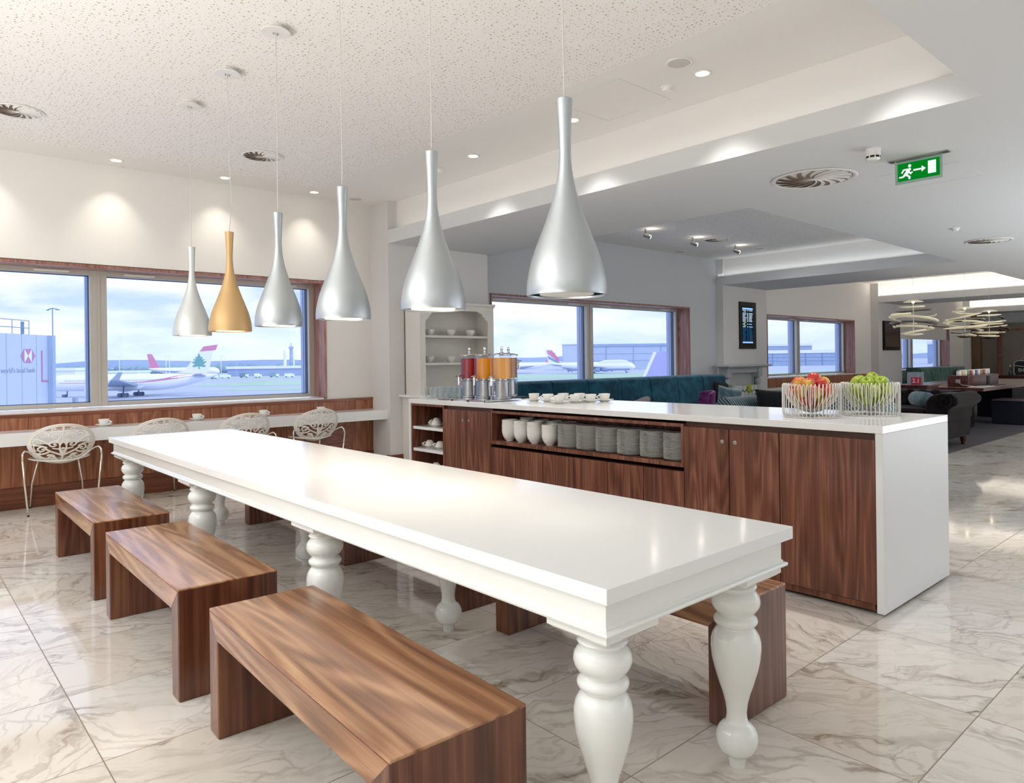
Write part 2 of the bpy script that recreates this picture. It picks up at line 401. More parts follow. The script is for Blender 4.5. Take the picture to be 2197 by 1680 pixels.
M['reveal'] = wood('reveal_veneer', 'z', '#6d453a', '#93665a', '#b48a7c', .28, freq=1.3)
def window(n, x0, x1, z0, z1, mull, blind=None):
    """frame, panes, walnut liner, outer reveal"""
    root = empty('window_%d' % n, (x0, YW, z0), kind='structure')
    f = MB(); t = .045
    f.box(x0, x1, 7.79, 7.88, z0+.0, z0+.04); f.box(x0, x1, 7.79, 7.88, z1-.045, z1)
    f.box(x0, x0+t, 7.79, 7.88, z0+.04, z1-.045); f.box(x1-t-.015, x1, 7.79, 7.88, z0+.04, z1-.045)
    for a, b_ in mull:
        f.box(a, b_, 7.78, 7.89, z0, z1)
        f.box((a+b_)/2-.012, (a+b_)/2+.012, 7.772, 7.79, z0, z1)
    f.build('window_frame', M['alu'], root)
    edges = [x0+t]+[e for m_ in mull for e in m_]+[x1-t-.015]
    g = MB(); k = MB(); o_ = MB(); v = MB()
    for i in range(0, len(edges), 2):
        a, b_ = edges[i], edges[i+1]
        p = MB(); p.quad((a,YG,z0+.04),(b_,YG,z0+.04),(b_,YG,z1-.045),(a,YG,z1-.045)); p.build('pane', M['glass'], root, recalc=False)
        for q in ((a,a+.008),(b_-.008,b_)): k.box(q[0], q[1], 7.845, 7.87, z0+.04, z1-.045)
        k.box(a, b_, 7.845, 7.87, z0+.04, z0+.046); k.box(a, b_, 7.845, 7.87, z1-.052, z1-.045)
        # outer reveal fin seen through the glass on the right of each pane
        o_.box(b_-.004, b_+.05, 7.9, 7.935, z0, z1); o_.box(b_-.010, b_+.05, 7.935, 7.995, z0, z1)
        pass
        w = b_-a
        for c in ((a+.14*w), (b_-.14*w)):
            v.box(c-.14, c+.14, 7.775, 7.79, z1-.030, z1-.012)
    k.build('gasket', M['dark_gasket'], root)
    o_.build('outer_reveal', M['outer_frame'], root)
    v.build('trickle_vents', M['white_metal'], root, bevel=.003)
    l = MB()
    l.box(x0-.03, x1+.03, YW-.012, 7.80, z1, z1+.028)
    l.box(x1, x1+.028, YW-.012, 7.80, z0, z1); l.box(x0-.028, x0, YW-.012, 7.80, z0, z1)
    l.build('reveal_lining', M['reveal'], root)
    s_ = MB(); s_.box(x0, x1, YW+.01, 7.80, z0-.03, z0-.006); s_.build('window_sill', M['gloss'], root, bevel=.003)
    return root
window(1, -3.05, 3.80, .858, 2.17, [(-.88,-.74), (1.489, 1.632)])
window(2, 6.34, 11.075, .858, 2.17, [(8.56, 8.71)])
window(3, 13.93, 18.23, .84, 2.14, [(15.70, 15.84)])
window(4, 21.23, 25.32, .86, 2.14, [(22.70, 22.90)])
tag((lambda: (lambda b: b.box(23.6-2.2, 25.25, 7.60, 7.62, 1.74, 2.14).build('roller_blind', M['white_metal'], origin=(23.3,7.61,1.94)))(MB()))(),
    'white roller blind half lowered over the far window by the green sofa', 'blind')

# walnut wainscot under window 1
b = MB(); b.box(-5.0, 4.43, YW-.022, YW+.01, .80, .832); struct('trim_1', b, M['wains_x'], bevel=.003)
b = MB()
x = -5.0
while x < 4.4:
    x2 = min(x+1.19, 4.43); b.box(x+.0015, x2-.0015, YW-.016, YW+.005, .192, .80); x = x2
wsc = struct('trim_2', b, M['wains'])
b = MB(); b.box(-5.0, 4.43, YW-.028, YW, .0, .19); struct('baseboard_window', b, M['skirt'], bevel=.003)
for x0, x1, z in ((13.64, 19.26, .80), (5.942, 12.0, .8)):
    b = MB(); b.box(x0, x1, YW-.02, YW+.01, z-.19, z+.01); struct('trim_3', b, M['wains'], bevel=.003)
b = MB(); b.box(13.64, 19.26, YW-.10, YW+.01, .565, .60); struct('trim_4', b, M['gloss'], bevel=.003)
# inset access hatch in the wainscot
b = MB(); b.box(3.72, 4.12, YW-.026, YW-.014, .26, .50); h = b.build('wall_hatch', M['wains_x'], origin=(3.92, YW, .38), bevel=.004)
tag(h, 'square walnut hatch set in the wainscot under the white ledge', 'hatch')
b = MB(); b.box(3.745, 4.095, YW-.03, YW-.026, .285, .475); b.build('panel', M['wains_x'], h)

# access hatches in the ceiling (hairline frames)
for (x0,x1,y0,y1,z,l) in ((3.72,4.32,3.07,3.67,ZC,'flush square access hatch in the white raised ceiling'),(5.79,6.37,1.645,2.22,ZL,'flush square access hatch in the ceiling beside the green exit sign')):
    b = MB(); w = .004
    b.box(x0,x1,y0,y0+w,z-.0015,z+.01); b.box(x0,x1,y1-w,y1,z-.0015,z+.01); b.box(x0,x0+w,y0,y1,z-.0015,z+.01); b.box(x1-w,x1,y0,y1,z-.0015,z+.01)
    o = b.build('ceiling_hatch', M['ceil_grey'], origin=((x0+x1)/2,(y0+y1)/2,z)); tag(o, l, 'hatch')
# ================================================================== long white table
TX0, TX1, TY0, TY1, TZ = 1.2075, 2.0745, 1.0475, 5.756, .7334
tbl = empty('dining_table', ((TX0+TX1)/2, (TY0+TY1)/2, 0), 'long glossy white table on turned balustrade legs with benches along both sides', 'table')
b = MB(); b.box(TX0, TX1, TY0, TY1, TZ-.038, TZ); b.build('tabletop', M['gloss'], tbl, bevel=.0025)
b = MB(); i = .026
def frame_prof(b, prof):
    """rectangular ring swept around the table edge; prof = (inset, z)"""
    rings = []
    for ins, z in prof: rings.append([(TX0+ins,TY0+ins,z),(TX1-ins,TY0+ins,z),(TX1-ins,TY1-ins,z),(TX0+ins,TY1-ins,z)])
    vs = [p for r in rings for p in r]; fs = []
    for j in range(len(rings)-1):
        for k in range(4): fs.append((j*4+k, j*4+(k+1)%4, (j+1)*4+(k+1)%4, (j+1)*4+k))
    fs.append((0,1,2,3)); fs.append(tuple(len(vs)-4+q for q in (3,2,1,0)))
    b.add(vs, fs)
frame_prof(b, [(i, TZ-.037), (i, TZ-.100), (i-.004, TZ-.104), (i-.004, TZ-.107), (i-.013, TZ-.110), (i-.015, TZ-.115), (i-.013, TZ-.120), (i-.001, TZ-.124), (i+.03, TZ-.126)])
b.build('apron', M['lacquer'], tbl)
leg_prof = [(.0,0),(.024,0),(.0262,.004),(.029,.034),(.031,.037),(.045,.042),(.056,.055),(.0615,.072),(.0626,.088),(.060,.104),(.053,.118),(.043,.129),(.036,.134),(.0335,.139),
            (.0305,.152),(.0302,.168),(.034,.195),(.042,.226),(.053,.258),(.064,.296),(.0715,.33),(.0748,.362),(.074,.385),(.069,.405),(.060,.419),(.052,.426),(.0515,.431),
            (.058,.434),(.0645,.442),(.066,.449),(.0635,.457),(.056,.463),(.0505,.466),(.053,.471),(.064,.481),(.072,.495),(.0742,.509),(.071,.524),(.062,.536),(.054,.541),(.056,.545),
            (.062,.548),(.0645,.554),(.061,.560),(.056,.563),(.056,.57)]
def leg(cx, cy):
    b = MB(); b.lathe(leg_prof, (cx, cy, 0), 48)
    # stepped ogee block under the apron
    z = .566
    for h0, h1, a0, a1 in ((.566,.572,.062,.070),(.572,.584,.070,.088),(.584,.592,.088,.096),(.592,.609,.098,.098)):
        b.add([(cx+sx*a, cy+sy*a, zz) for a, zz in ((a0,h0),(a1,h1)) for sx, sy in ((-1,-1),(1,-1),(1,1),(-1,1))],
              [(0,1,5,4),(1,2,6,5),(2,3,7,6),(3,0,4,7),(3,2,1,0),(4,5,6,7)])
    return b.build('leg', M['lacquer'], tbl, smooth=True, auto=35)
for k in range(4):
    for cx in (1.333, 1.949): leg(cx, 1.172+k*1.4858)

# ================================================================== walnut benches
def make_bench():
    L, W, H, T = 1.224, .3782, .4183, .088
    r = empty('bench', (0,0,0))
    b = MB()
    poly = [(0,0),(T,0),(T,H-T),(L-T,H-T),(L-T,0),(L,0),(L,H-.002),(0,H-.002)]
    b.prism(poly, lambda u, v: (0,u,v), lambda u, v: (W,u,v)); b.build('frame', M['walnut_z'], r, bevel=.006, local=True, seg=3)
    b = MB(); b.box(.0,W,.0,L,H-.010,H); b.build('seat', M['walnut_y'], r, bevel=.0045, local=True, seg=3)
    for xa, xb in ((-.0007,.004),(W-.004,W+.0007)):
        b = MB(); b.prism([(.006,H-.009),(L-.006,H-.009),(L-T,H-T),(T,H-T)], lambda u, v: (xa,u,v), lambda u, v: (xb,u,v)); b.build('side_rail', M['walnut_y'], r, local=True)
    return r
benches = [(.780,1.2762,-.0345,'walnut bench in front of the table, nearest and largest in view'),
           (.803,2.7754,-.0135,'walnut bench on the near side of the table, middle of the three'),
           (.823,4.2896,-.0121,'walnut bench on the near side of the table, furthest, by the pierced white chair'),
           (2.104,1.285,-.004,'walnut bench behind the table, at the end near the fruit baskets'),
           (2.104,2.80,0,'walnut bench behind the table, middle of the three in front of the cabinets'),
           (2.106,4.325,0,'walnut bench behind the table, at the end nearest the windows')]
b0 = make_bench()
for k, (x, y, a, l) in enumerate(benches):
    o = b0 if k == 0 else copy_tree(b0)
    o.location = (x, y, 0); o.rotation_euler = (0,0,a); tag(o, l, 'bench', 'walnut benches around the long table')

# ================================================================== service counter
CX0, CX1, CY0, CY1, CZ = 3.5534, 4.4746, 1.3437, 5.4147, .9167
ct = empty('service_counter', ((CX0+CX1)/2, (CY0+CY1)/2, 0), 'long walnut service counter with white waterfall top beyond the table', 'counter')
b = MB(); b.box(CX0, CX1, CY0, CY1, CZ-.037, CZ); b.build('worktop', M['gloss'], ct, bevel=.002)
b = MB(); b.box(CX0, CX1, CY0, CY0+.035, .015, CZ-.037); b.build('end_panel', M['gloss_side'], ct, bevel=.002)
b = MB(); b.box(CX0, CX1, CY1-.03, CY1, .015, CZ-.037); b.build('end_panel', M['gloss_side'], ct, bevel=.002)
F = CX0+.012
b = MB()  # carcass with openings
zt = CZ-.037
b.box(F+.35, CX1-.01, CY0+.035, CY1-.03, .03, zt)                   # back mass
b.box(F, F+.35, CY0+.035, CY0+.047, .03, zt)
b.box(F+.02, F+.35, CY0+.047, 2.471, .05, zt-.001)                   # right cupboards body
b.box(F+.02, F+.35, 4.265, 4.89, .05, zt-.001)
b.box(F+.02, F+.35, 2.471, 4.265, .05, .575)
b.box(F+.012, F+.35, CY0+.035, CY1-.03, .022, .05)                    # plinth board
b.build('carcass', M['walnut_dark'], ct)
b = MB(); b.box(F, F+.03, CY0+.04, CY1-.03, .02, .052); b.build('plinth', M['walnut_z'], ct, bevel=.002)
# open niche frame (plates) and shelf bay
b = MB()
b.box(F-.006, F+.335, 2.471, 2.489, .627, .842); b.box(F-.006, F+.335, 4.247, 4.265, .627, .842)
b.box(F-.006, F+.35, 2.471, 4.265, .601, .627); b.box(F-.006, F+.35, 2.471, 4.265, .842, .862)
b.box(F+.335, F+.349, 2.48, 4.26, .627, .842)
b.build('niche', M['walnut_panel'], ct)
b = MB(); b.box(F-.004, F+.335, 4.888, 4.905, .05, zt-.02); b.box(F-.004, F+.335, 5.371, 5.386, .05, zt-.02); b.box(F-.004, F+.35, 4.888, 5.386, zt-.02, zt)
b.box(F+.335, F+.349, 4.89, 5.384, .05, zt-.02); b.build('shelf_bay', M['walnut_panel'], ct)
for z in (.675, .479, .283):
    b = MB(); b.box(F+.004, F+.335, 4.906, 5.370, z-.026, z); b.build('shelf', M['gloss'], ct, bevel=.002)
def door(y0, y1, z0, z1, lock=None, sh=None):
    b = MB(); g = .0028
    b.box(F-.006, F+.016, y0+g, y1-g, z0, z1); d = b.build('door', M['walnut_panel'], ct, bevel=.0012)
    if lock:
        q = MB(); yy, zz = lock
        q.lathe([(0,0),(.011,0),(.0125,.002),(.0125,.004),(.008,.0045),(.0075,.003),(0,.003)], (0,0,0), 20)
        q.xf(Matrix.Translation((F-.006, yy, zz)) @ Matrix.Rotation(-PI/2, 4, 'Y')); q.build('lock', M['steel'], d, smooth=True, auto=30)
    return d
ztop = .847
door(4.58, 4.888, .055, ztop, (4.62, .765)); door(4.265, 4.58, .055, ztop, (4.54, .765))
for a, c in zip([4.265,3.98,3.678,3.373,3.07,2.772], [3.98,3.678,3.373,3.07,2.772,2.471]): door(c, a, .055, .575)
door(2.169, 2.471, .055, ztop, (2.21, .775)); door(1.869, 2.169, .055, ztop, (2.13, .775)); door(CY0+.037, 1.869, .055, ztop)

# ================================================================== pendants
sh_prof = [(.0,.640),(.0262,.640),(.0266,.636),(.0245,.60),(.0215,.55),(.0195,.50),(.0192,.46),(.0215,.42),(.027,.38),(.0355,.34),(.047,.30),(.060,.26),(.074,.222),(.089,.184),(.103,.148),
           (.115,.112),(.1235,.078),(.1288,.048),(.131,.022),(.1305,.004),(.1295,.0)]
def make_lamp(name, mat, glow):
    r = empty(name, (0,0,0))
    b = MB(); b.lathe(sh_prof, (0,0,0), 64, caps=False); b.lathe([(.1295,0),(.126,-.001),(.124,.003),(.124,.02),(.10,.12)], (0,0,0), 64, caps=False)
    b.build('lamp_shade', mat, r, smooth=True, auto=50, local=True, recalc=False)
    b = MB(); b.disc((0,0,.006), .1245, 64, up=False, ri=.088); b.build('inner_ring', M['dark_glass'] if glow is M['glow_off'] else M['steel'], r, local=True, recalc=False)
    b = MB(); b.lathe([(0,.003),(.088,.003),(.09,.012)], (0,0,0), 48, caps=False); b.build('diffuser', glow, r, local=True, recalc=False)
    return r
def cord_pts(z1, seed):
    rnd = random.Random(seed); ph = rnd.random()*6; am = .0035 if seed != 1 else .026
    return [(am*math.sin(ph+3.2*t)*math.sin(PI*t)+.4*am*math.sin(9*t+ph)*math.sin(PI*t), .5*am*math.sin(4.4*t)*math.sin(PI*t), .64+(z1-.64)*t) for t in [i/40 for i in range(41)]]
labels = ['tapered silver pendant lamp, furthest of the row and nearest the windows', 'gold tapered pendant lamp, the only gold one in the row of silver lamps',
          'tapered silver pendant lamp hanging next to the gold one', 'tapered silver pendant lamp hanging third from the front of the row',
          'tapered silver pendant lamp hanging second from the front of the row', 'largest looking silver pendant lamp at the front with a dark ring underneath']
for k in range(6):
    y = 5.345-.7487*k
    mat = M['gold'] if k == 1 else (M['silver2'] if k == 0 else M['silver'])
    r = make_lamp('pendant_lamp', mat, M['glow_off'] if k == 5 else M['glow_lamp'])
    r.location = (1.667, y, 1.461); tag(r, labels[k], 'pendant lamp', 'pendant lamps over the long table')
    zc = ZC-1.461
    b = MB(); b.tube(cord_pts(zc-.03, k), .0022, 6); b.build('cord', M['cord'], r, smooth=True, local=True)
    b = MB(); b.lathe([(0,zc-.034),(.079,zc-.034),(.0815,zc-.031),(.079,zc-.029),(.05,zc-.028),(.05,zc),(0,zc)], (0,0,0), 40); b.build('ceiling_rose', M['white_metal'], r, smooth=True, auto=30, local=True)
    b = MB(); b.cyl((.012,0,zc-.045),(.012,0,zc-.03),.004,8); b.cyl((-.012,0,zc-.045),(-.012,0,zc-.03),.004,8); b.build('screw', M['steel'], r, local=True)

# ================================================================== white ledge desk under window 1
b = MB(); b.box(-5.0, 4.43, 7.19, YW-.01, .583, .693)
o = b.build('wall_desk', M['gloss'], origin=(0, 7.37, .638), bevel=.003); tag(o, 'thick white ledge desk along the wall under the windows', 'desk')
DL_WALL = [-1.35, -.36, .63, 1.622, 2.611, 3.586]
DL_MAIN = [(4.09, 5.105), (4.09, 3.841), (4.09, 2.656), (4.09, 1.5)]
# ================================================================== things on the ceilings
def downlight(x, y, z, label, group, r=.045):
    e = empty('downlight', (x, y, z), label, 'downlight', group)
    b = MB(); b.lathe([(r,0),(r*1.35,0),(r*1.4,-.004),(r*1.3,-.007),(r,-.004)], (x,y,z), 28, caps=False); b.build('trim_ring', M['white_plastic'], e, smooth=True)
    b = MB(); b.lathe([(0,-.003),(r,-.003)], (x,y,z), 24, caps=False); b.build('lamp_face', M['glow_warm'], e)
    return e
wl = ['recessed downlight above the window wall, far left at the frame edge', None]
for k, x in enumerate(DL_WALL):
    if x < 1.5: continue
    nm = {2:'recessed downlight above the left window, hidden leftmost along the wall', 3:'leftmost recessed downlight along the window wall',
          4:'recessed downlight by the window wall, beside the gold lamp cord', 5:'recessed downlight by the window wall, closest to the white pier'}.get(k, 'recessed downlight above the window wall beyond the frame')
    downlight(x, 7.30, ZC, nm, 'downlights washing the window wall')
for (x, y), l in zip(DL_MAIN[:3], ['recessed downlight in the raised ceiling, beside the second pendant lamp from the front', 'recessed downlight seen just beside the neck of the front pendant lamp',
                              'bright recessed downlight next to the round white ceiling speaker', 'recessed downlight in the raised ceiling above the near end of the counter']):
    downlight(x, y, ZC, l, 'downlights above the counter')
def speaker(x, y, z, r, label):
    e = empty('ceiling_speaker', (x, y, z), label, 'speaker', 'round ceiling speakers')
    b = MB(); b.lathe([(r*.82,0),(r,0),(r*1.02,-.005),(r*.95,-.009),(r*.82,-.005)], (x,y,z), 36, caps=False); b.build('rim', M['white_plastic'], e, smooth=True)
    b = MB(); b.lathe([(0,-.004),(r*.83,-.004)], (x,y,z), 36, caps=False); b.build('grille', plain('speaker_grille','#cfccc6',.7,var=.08,scale=300), e)
speaker(3.83, 2.658, ZC, .088, 'round flush ceiling speaker beside the brightest downlight')
speaker(4.10, 7.30, ZC, .088, 'round flush ceiling speaker in the corner by the white pier')
speaker(10.555, 7.35, ZC, .11, 'small round ceiling speaker at the wall edge of the second raised ceiling')
speaker(11.37, 6.29, ZC, .11, 'small round ceiling speaker right of the spotlights in the second raised ceiling')
def sprinkler(x, y, z, label):
    b = MB(); b.lathe([(0,-.03),(.03,-.03),(.034,-.012),(.045,-.008),(.045,0)], (x,y,z), 24, caps=False)
    o = b.build('heat_detector', M['white_plastic'], origin=(x,y,z), smooth=True, auto=40); tag(o, label, 'detector')
sprinkler(4.125, 5.676, ZC, 'small round white detector on the raised ceiling near the second pendant lamp from the front')
sprinkler(4.105, 2.95, ZC, 'small round white detector on the raised ceiling near the access hatch')
sprinkler(8.811, 2.549, ZL, 'tiny round white detector on the lowered ceiling beyond the exit sign')
def vent(x, y, z, r, label, fl=.12, ph=0):
    e = empty('ceiling_vent', (x, y, z), label, 'air vent', 'round swirl ceiling vents')
    ri = r*(1-fl)
    b = MB(); b.lathe([(ri,-.002),(r*.99,-.002),(r,-.005),(r*.97,-.010),(ri+.01,-.012),(ri,-.006)], (x,y,z), 48, caps=False); b.build('flange', M['white_metal'], e, smooth=True)
    b = MB(); b.lathe([(0,-.0012),(ri,-.0012)], (x,y,z), 36, caps=False); b.build('throat', plain('vent_throat','#8d7a6c',.7), e)
    b = MB(); n = 16
    for k in range(n):
        a = 2*PI*k/n+ph; vs = []
        m_ = 7
        for j in range(m_):
            q = j/(m_-1); rr = .06*r+(ri*.985-.06*r)*q; t = a+.75*q*q*0+.55*q
            wd = (.62*2*PI/n)*(.25+.75*q)
            vs.append((x+rr*math.cos(t), y+rr*math.sin(t), z-.004)); vs.append((x+rr*math.cos(t+wd), y+rr*math.sin(t+wd), z-.0115))
        b.add(vs, [(2*j, 2*j+2, 2*j+3, 2*j+1) for j in range(m_-1)])
    b.lathe([(0,-.014),(.05*r,-.014),(.08*r,-.006)], (x,y,z), 16, caps=False)
    b.build('vanes', M['white_metal'], e)
vent(5.44, 2.545, ZL, .315, 'large round swirl vent with dark slots in the lowered ceiling near the exit sign')
vent(2.602, 6.316, ZC, .185, 'round swirl vent in the perforated ceiling beside the third pendant cord')
vent(.757, 6.337, ZC, .175, 'round swirl vent in the perforated ceiling cut by the left edge')
vent(9.961, 6.248, ZC, .20, 'small round swirl vent between the spotlights of the second raised ceiling')
vent(10.08, 2.56, ZL, .25, 'dark looking round swirl vent in the lowered ceiling at far right')
# ceiling smoke alarm
e = empty('smoke_alarm', (4.992,1.927,ZL), 'white smoke alarm with black slots on the ceiling left of the exit sign', 'smoke alarm')
b = MB(); b.lathe([(.048,0),(.048,-.012),(.046,-.016),(.0465,-.045),(.043,-.068),(.033,-.078),(0,-.080)], (4.992,1.927,ZL), 36, caps=False); b.build('housing', M['white_plastic'], e, smooth=True, auto=40)
b = MB()
for k in range(8):
    a = 2*PI*k/8+.25; w_ = .30
    vs = []
    for t in (a-w_, a-w_/2, a, a+w_/2, a+w_):
        for zz, rr in ((-.050,.0462),(-.063,.0447)): vs.append((4.992+rr*math.cos(t), 1.927+rr*math.sin(t), ZL+zz))
    b.add(vs, [(2*j,2*j+2,2*j+3,2*j+1) for j in range(4)])
b.build('slots', M['black'], e, recalc=False)
# emergency exit sign
ex = empty('exit_sign', (5.43,1.79,ZL), 'green exit sign with running figure, arrow and door under the ceiling', 'exit sign')
b = MB(); b.box(5.395,5.465,1.60,1.985,ZL-.006,ZL); b.build('ceiling_plate', M['steel'], ex, bevel=.001)
b = MB(); b.box(5.424,5.436,1.645,1.945,ZL-.172,ZL-.006); b.build('acrylic_panel', glass_mat('exit_acrylic','#d8e8e0',.05,base=.03), ex)
Y0, Y1, Z0, Z1 = 1.927, 1.662, ZL-.152, ZL-.030     # left end, right end as seen from the room side
b = MB(); b.box(5.4215,5.4385,Y1,Y0,Z0,Z1); g = b.build('sign_face', emit('exit_green','#00a02a',.55), ex)
W_, H_ = Y0-Y1, Z1-Z0
def sg(poly):
    bb = MB(); bb.prism([(p[0]/100*W_, p[1]/50*H_) for p in poly], lambda u,v:(5.4212,Y0-u,Z0+v), lambda u,v:(5.4196,Y0-u,Z0+v)); return bb
pg = MB()
polys = [[(74,8),(93,8),(93,44),(74,44)],                                   # door
         [(39,23),(59,23),(59,16.5),(69,25.5),(59,34.5),(59,28),(39,28)],        # arrow
         [(25,31.5),(31,34.5),(34,30),(29.5,24.5),(33,20.5),(36,23),(38,20.5),(32,14.5),(27.5,19.5),(24.5,16.2),(32,9.5),(31.5,2),(26.5,2),(27,8),(19.5,13),(15,8.5),(4,8.5),(4,12.5),(12.5,13),(20,24.5),(22,29),(16.5,28.5),(12,20.8),(8.6,22.5),(13.6,32.5),(25,33.5)],
         [(30+3.9*math.cos(2*PI*k/14), 40+4.6*math.sin(2*PI*k/14)) for k in range(14)]]
for p in polys: q = sg(p); pg.add(q.v, q.f)
pg.build('pictogram', emit('exit_white','#f4fff8',.9), g)
# adjustable spotlights in the second raised ceiling
for (x,y),l in zip([(8.31,6.38),(9.47,6.36),(10.71,6.36)], ['leftmost of three small ceiling spotlights in the second raised ceiling','middle one of three small ceiling spotlights, next to the round vent','rightmost of three small ceiling spotlights in the second raised ceiling']):
    e = empty('spotlight', (x,y,ZC), l, 'spotlight', 'spotlights in the second raised ceiling')
    b = MB(); b.lathe([(0,-.002),(.05,-.002),(.055,0)], (x,y,ZC), 20, caps=False); b.build('base', M['white_plastic'], e)
    b = MB(); b.cyl((x,y,ZC),(x,y,ZC-.09),.014,10); b.build('stem', M['steel'], e, smooth=True, auto=40)
    b = MB(); b.cyl((x-.02,y+.02,ZC-.085),(x+.05,y-.05,ZC-.125),.028,14); b.build('head', M['steel'], e, smooth=True, auto=40)
    b = MB(); b.cyl((x+.05,y-.05,ZC-.125),(x+.053,y-.053,ZC-.127),.022,12); b.build('lens', M['glow_warm'], e)
for x,y,l in [(14.4,7.25,'downlight at the wall edge of the third raised ceiling')]:
    downlight(x,y,ZC,l,'downlights of the far bays')
# ================================================================== crockery
cup_prof = [(0,0),(.020,0),(.021,.003),(.022,.004),(.032,.012),(.040,.028),(.0445,.052),(.0455,.056),(.0440,.0565),(.0425,.052),(.038,.028),(.030,.014),(.020,.007),(0,.006)]
sau_prof = [(0,.003),(.028,.002),(.028,0),(.033,0),(.034,.004),(.055,.011),(.072,.018),(.073,.020),(.070,.0195),(.052,.014),(.033,.0075),(0,.006)]
def handle_pts(): return [(.0405+.028*math.sin(PI*t)+.001, 0, .046-.030*t-.004*math.sin(2*PI*t)) for t in [i/12 for i in range(13)]]
def make_cup():
    b = MB(); b.lathe(cup_prof, (0,0,0), 32, caps=False); c = b.build('teacup', M['china'], smooth=True, auto=60, recalc=False)
    b = MB(); b.tube(handle_pts(), [.0048]*13, 8); b.build('handle', M['china'], c, smooth=True)
    return c
def make_saucer():
    b = MB(); b.lathe(sau_prof, (0,0,0), 36, caps=False); return b.build('saucer', M['china'], smooth=True, auto=60, recalc=False)
CUP = make_cup(); SAU = make_saucer(); used = {'c': False, 's': False}
def put(kind, loc, rz, label, group, flip=False):
    src = CUP if kind == 'c' else SAU
    if used[kind]: o = copy_tree(src)
    else: o = src; used[kind] = True
    o.location = loc; o.rotation_euler = (PI if flip else 0, 0, rz)
    for k in ('label','category','group'):
        if k in o: del o[k]
    tag(o, label, 'cup' if kind == 'c' else 'saucer', group); return o
def cupset(x, y, z, rz, desc, gc, gs):
    put('s', (x,y,z), 0, 'white saucer '+desc, gs); put('c', (x,y,z+.0075), rz, 'white cup on the saucer '+desc, gc)
for x, y, d in [(1.515,7.40,'on the ledge above the leftmost pierced chair'),(2.34,7.40,'on the ledge by the pierced chair behind the table corner'),
                (3.02,7.40,'on the ledge under the gold lamp'),(3.68,7.40,'on the ledge by the pierced chair nearest the pier')]:
    cupset(x, y, .693, -.6, d, 'cups on the ledge desk', 'saucers on the ledge desk')
for x, y, rz, d in [(3.985,4.215,.8,'leftmost of the cluster, beside the juice dispenser'),(3.985,4.05,2.4,'second from left in the front row of the cluster'),
                (3.875,3.815,2.6,'nearest the counter edge, in the middle of the cluster'),(4.035,3.80,2.2,'right behind the foremost cup of the cluster'),
                (4.155,3.745,2.2,'second from the right in the cluster'),(4.285,3.715,2.6,'rightmost of the cluster on the counter'),
                (4.14,4.03,2.2,'in the back row, behind the foremost cup'),(4.215,3.92,2.2,'in the back row, tallest in view near the middle')]:
    cupset(x, y, CZ, rz, d, 'cups clustered on the counter', 'saucers clustered on the counter')
# upside-down cups on saucers on the open shelves
for x, y, z, d in [(3.67,5.155,.675,'on the upper open shelf, front'),(3.77,5.285,.675,'on the upper open shelf, behind'),(3.69,5.285,.479,'on the middle shelf, standing alone'),
                   (3.69,5.125,.479,'on the middle shelf beside the cupboard'),(3.69,5.19,.283,'on the lowest open shelf')]:
    put('s', (x,y,z), 0, 'white saucer under an upturned cup '+d, 'saucers on the open shelves')
    put('c', (x,y,z+.064), 2.3, 'white cup upside down on a saucer '+d, 'upturned cups on the open shelves', flip=True)
# small sugar sachets on the ledge
for x, y, l in [(2.06,7.33,'beside the cup on the ledge by the second chair'),(2.80,7.33,'left of the cup under the gold lamp'),(3.50,7.33,'left of the cup nearest the pier')]:
    b = MB()
    for k in range(4):
        a = k*1.3; q = MB(); q.box(-.022,.022,-.010,.010,0,.004); q.xf(Matrix.Translation((x+.018*math.cos(a),y+.014*math.sin(a),.694+.003*k)) @ Matrix.Rotation(a*.9,4,'Z') @ Matrix.Rotation(.12,4,'X')); b.add(q.v,q.f)
    tag(b.build('sugar_sachets', M['china'], origin=(x,y,.694)), 'small heap of sachets '+l, 'sugar sachets', 'sachet heaps on the ledge desk')
# plates
pl_prof = [(0,.003),(.045,.002),(.047,0),(.053,0),(.055,.003),(.080,.0065),(.094,.010),(.0955,.0118),(.094,.0122),(.078,.0095),(.054,.0062),(0,.0055)]
b = MB(); b.lathe(pl_prof, (0,0,0), 40, caps=False); PL = b.build('plate', plain('stoneware','#eeeeea',.2,spec=.5,var=.004), smooth=True, auto=50, recalc=False)
first = True; NP = 20
wh = ['stack next to the bowls','second stack from the bowls','third stack from the bowls','third stack from the right end','second stack from the right end','stack at the right end of the niche']
for s_, (x, y) in enumerate([(3.668,3.50),(3.668,3.318),(3.668,3.138),(3.668,2.952),(3.668,2.762),(3.668,2.580)]):
    for k in range(NP):
        o = PL if first else PL.copy()
        if not first: C.objects.link(o)
        first = False
        o.location = (x+random.uniform(-.0012,.0012), y+random.uniform(-.0012,.0012), .6272+.0083*k)
        pos = NP-k
        l = ('topmost white plate of the %s' if pos == 1 else ('lowest white plate of the %s' if k == 0 else 'white plate, '+ORD[pos]+' from the top of the %s')) % wh[s_]
        tag(o, l, 'plate', 'plates stacked in the counter niche')
bw_prof = [(0,.002),(.022,.001),(.023,0),(.027,0),(.028,.004),(.042,.018),(.054,.040),(.060,.064),(.0615,.078),(.0605,.079),(.058,.064),(.052,.041),(.040,.021),(.026,.008),(0,.006)]
b = MB(); b.lathe(bw_prof, (0,0,0), 36, caps=False); BW = b.build('bowl', bpy.data.materials['stoneware'], smooth=True, auto=50, recalc=False)
first = True
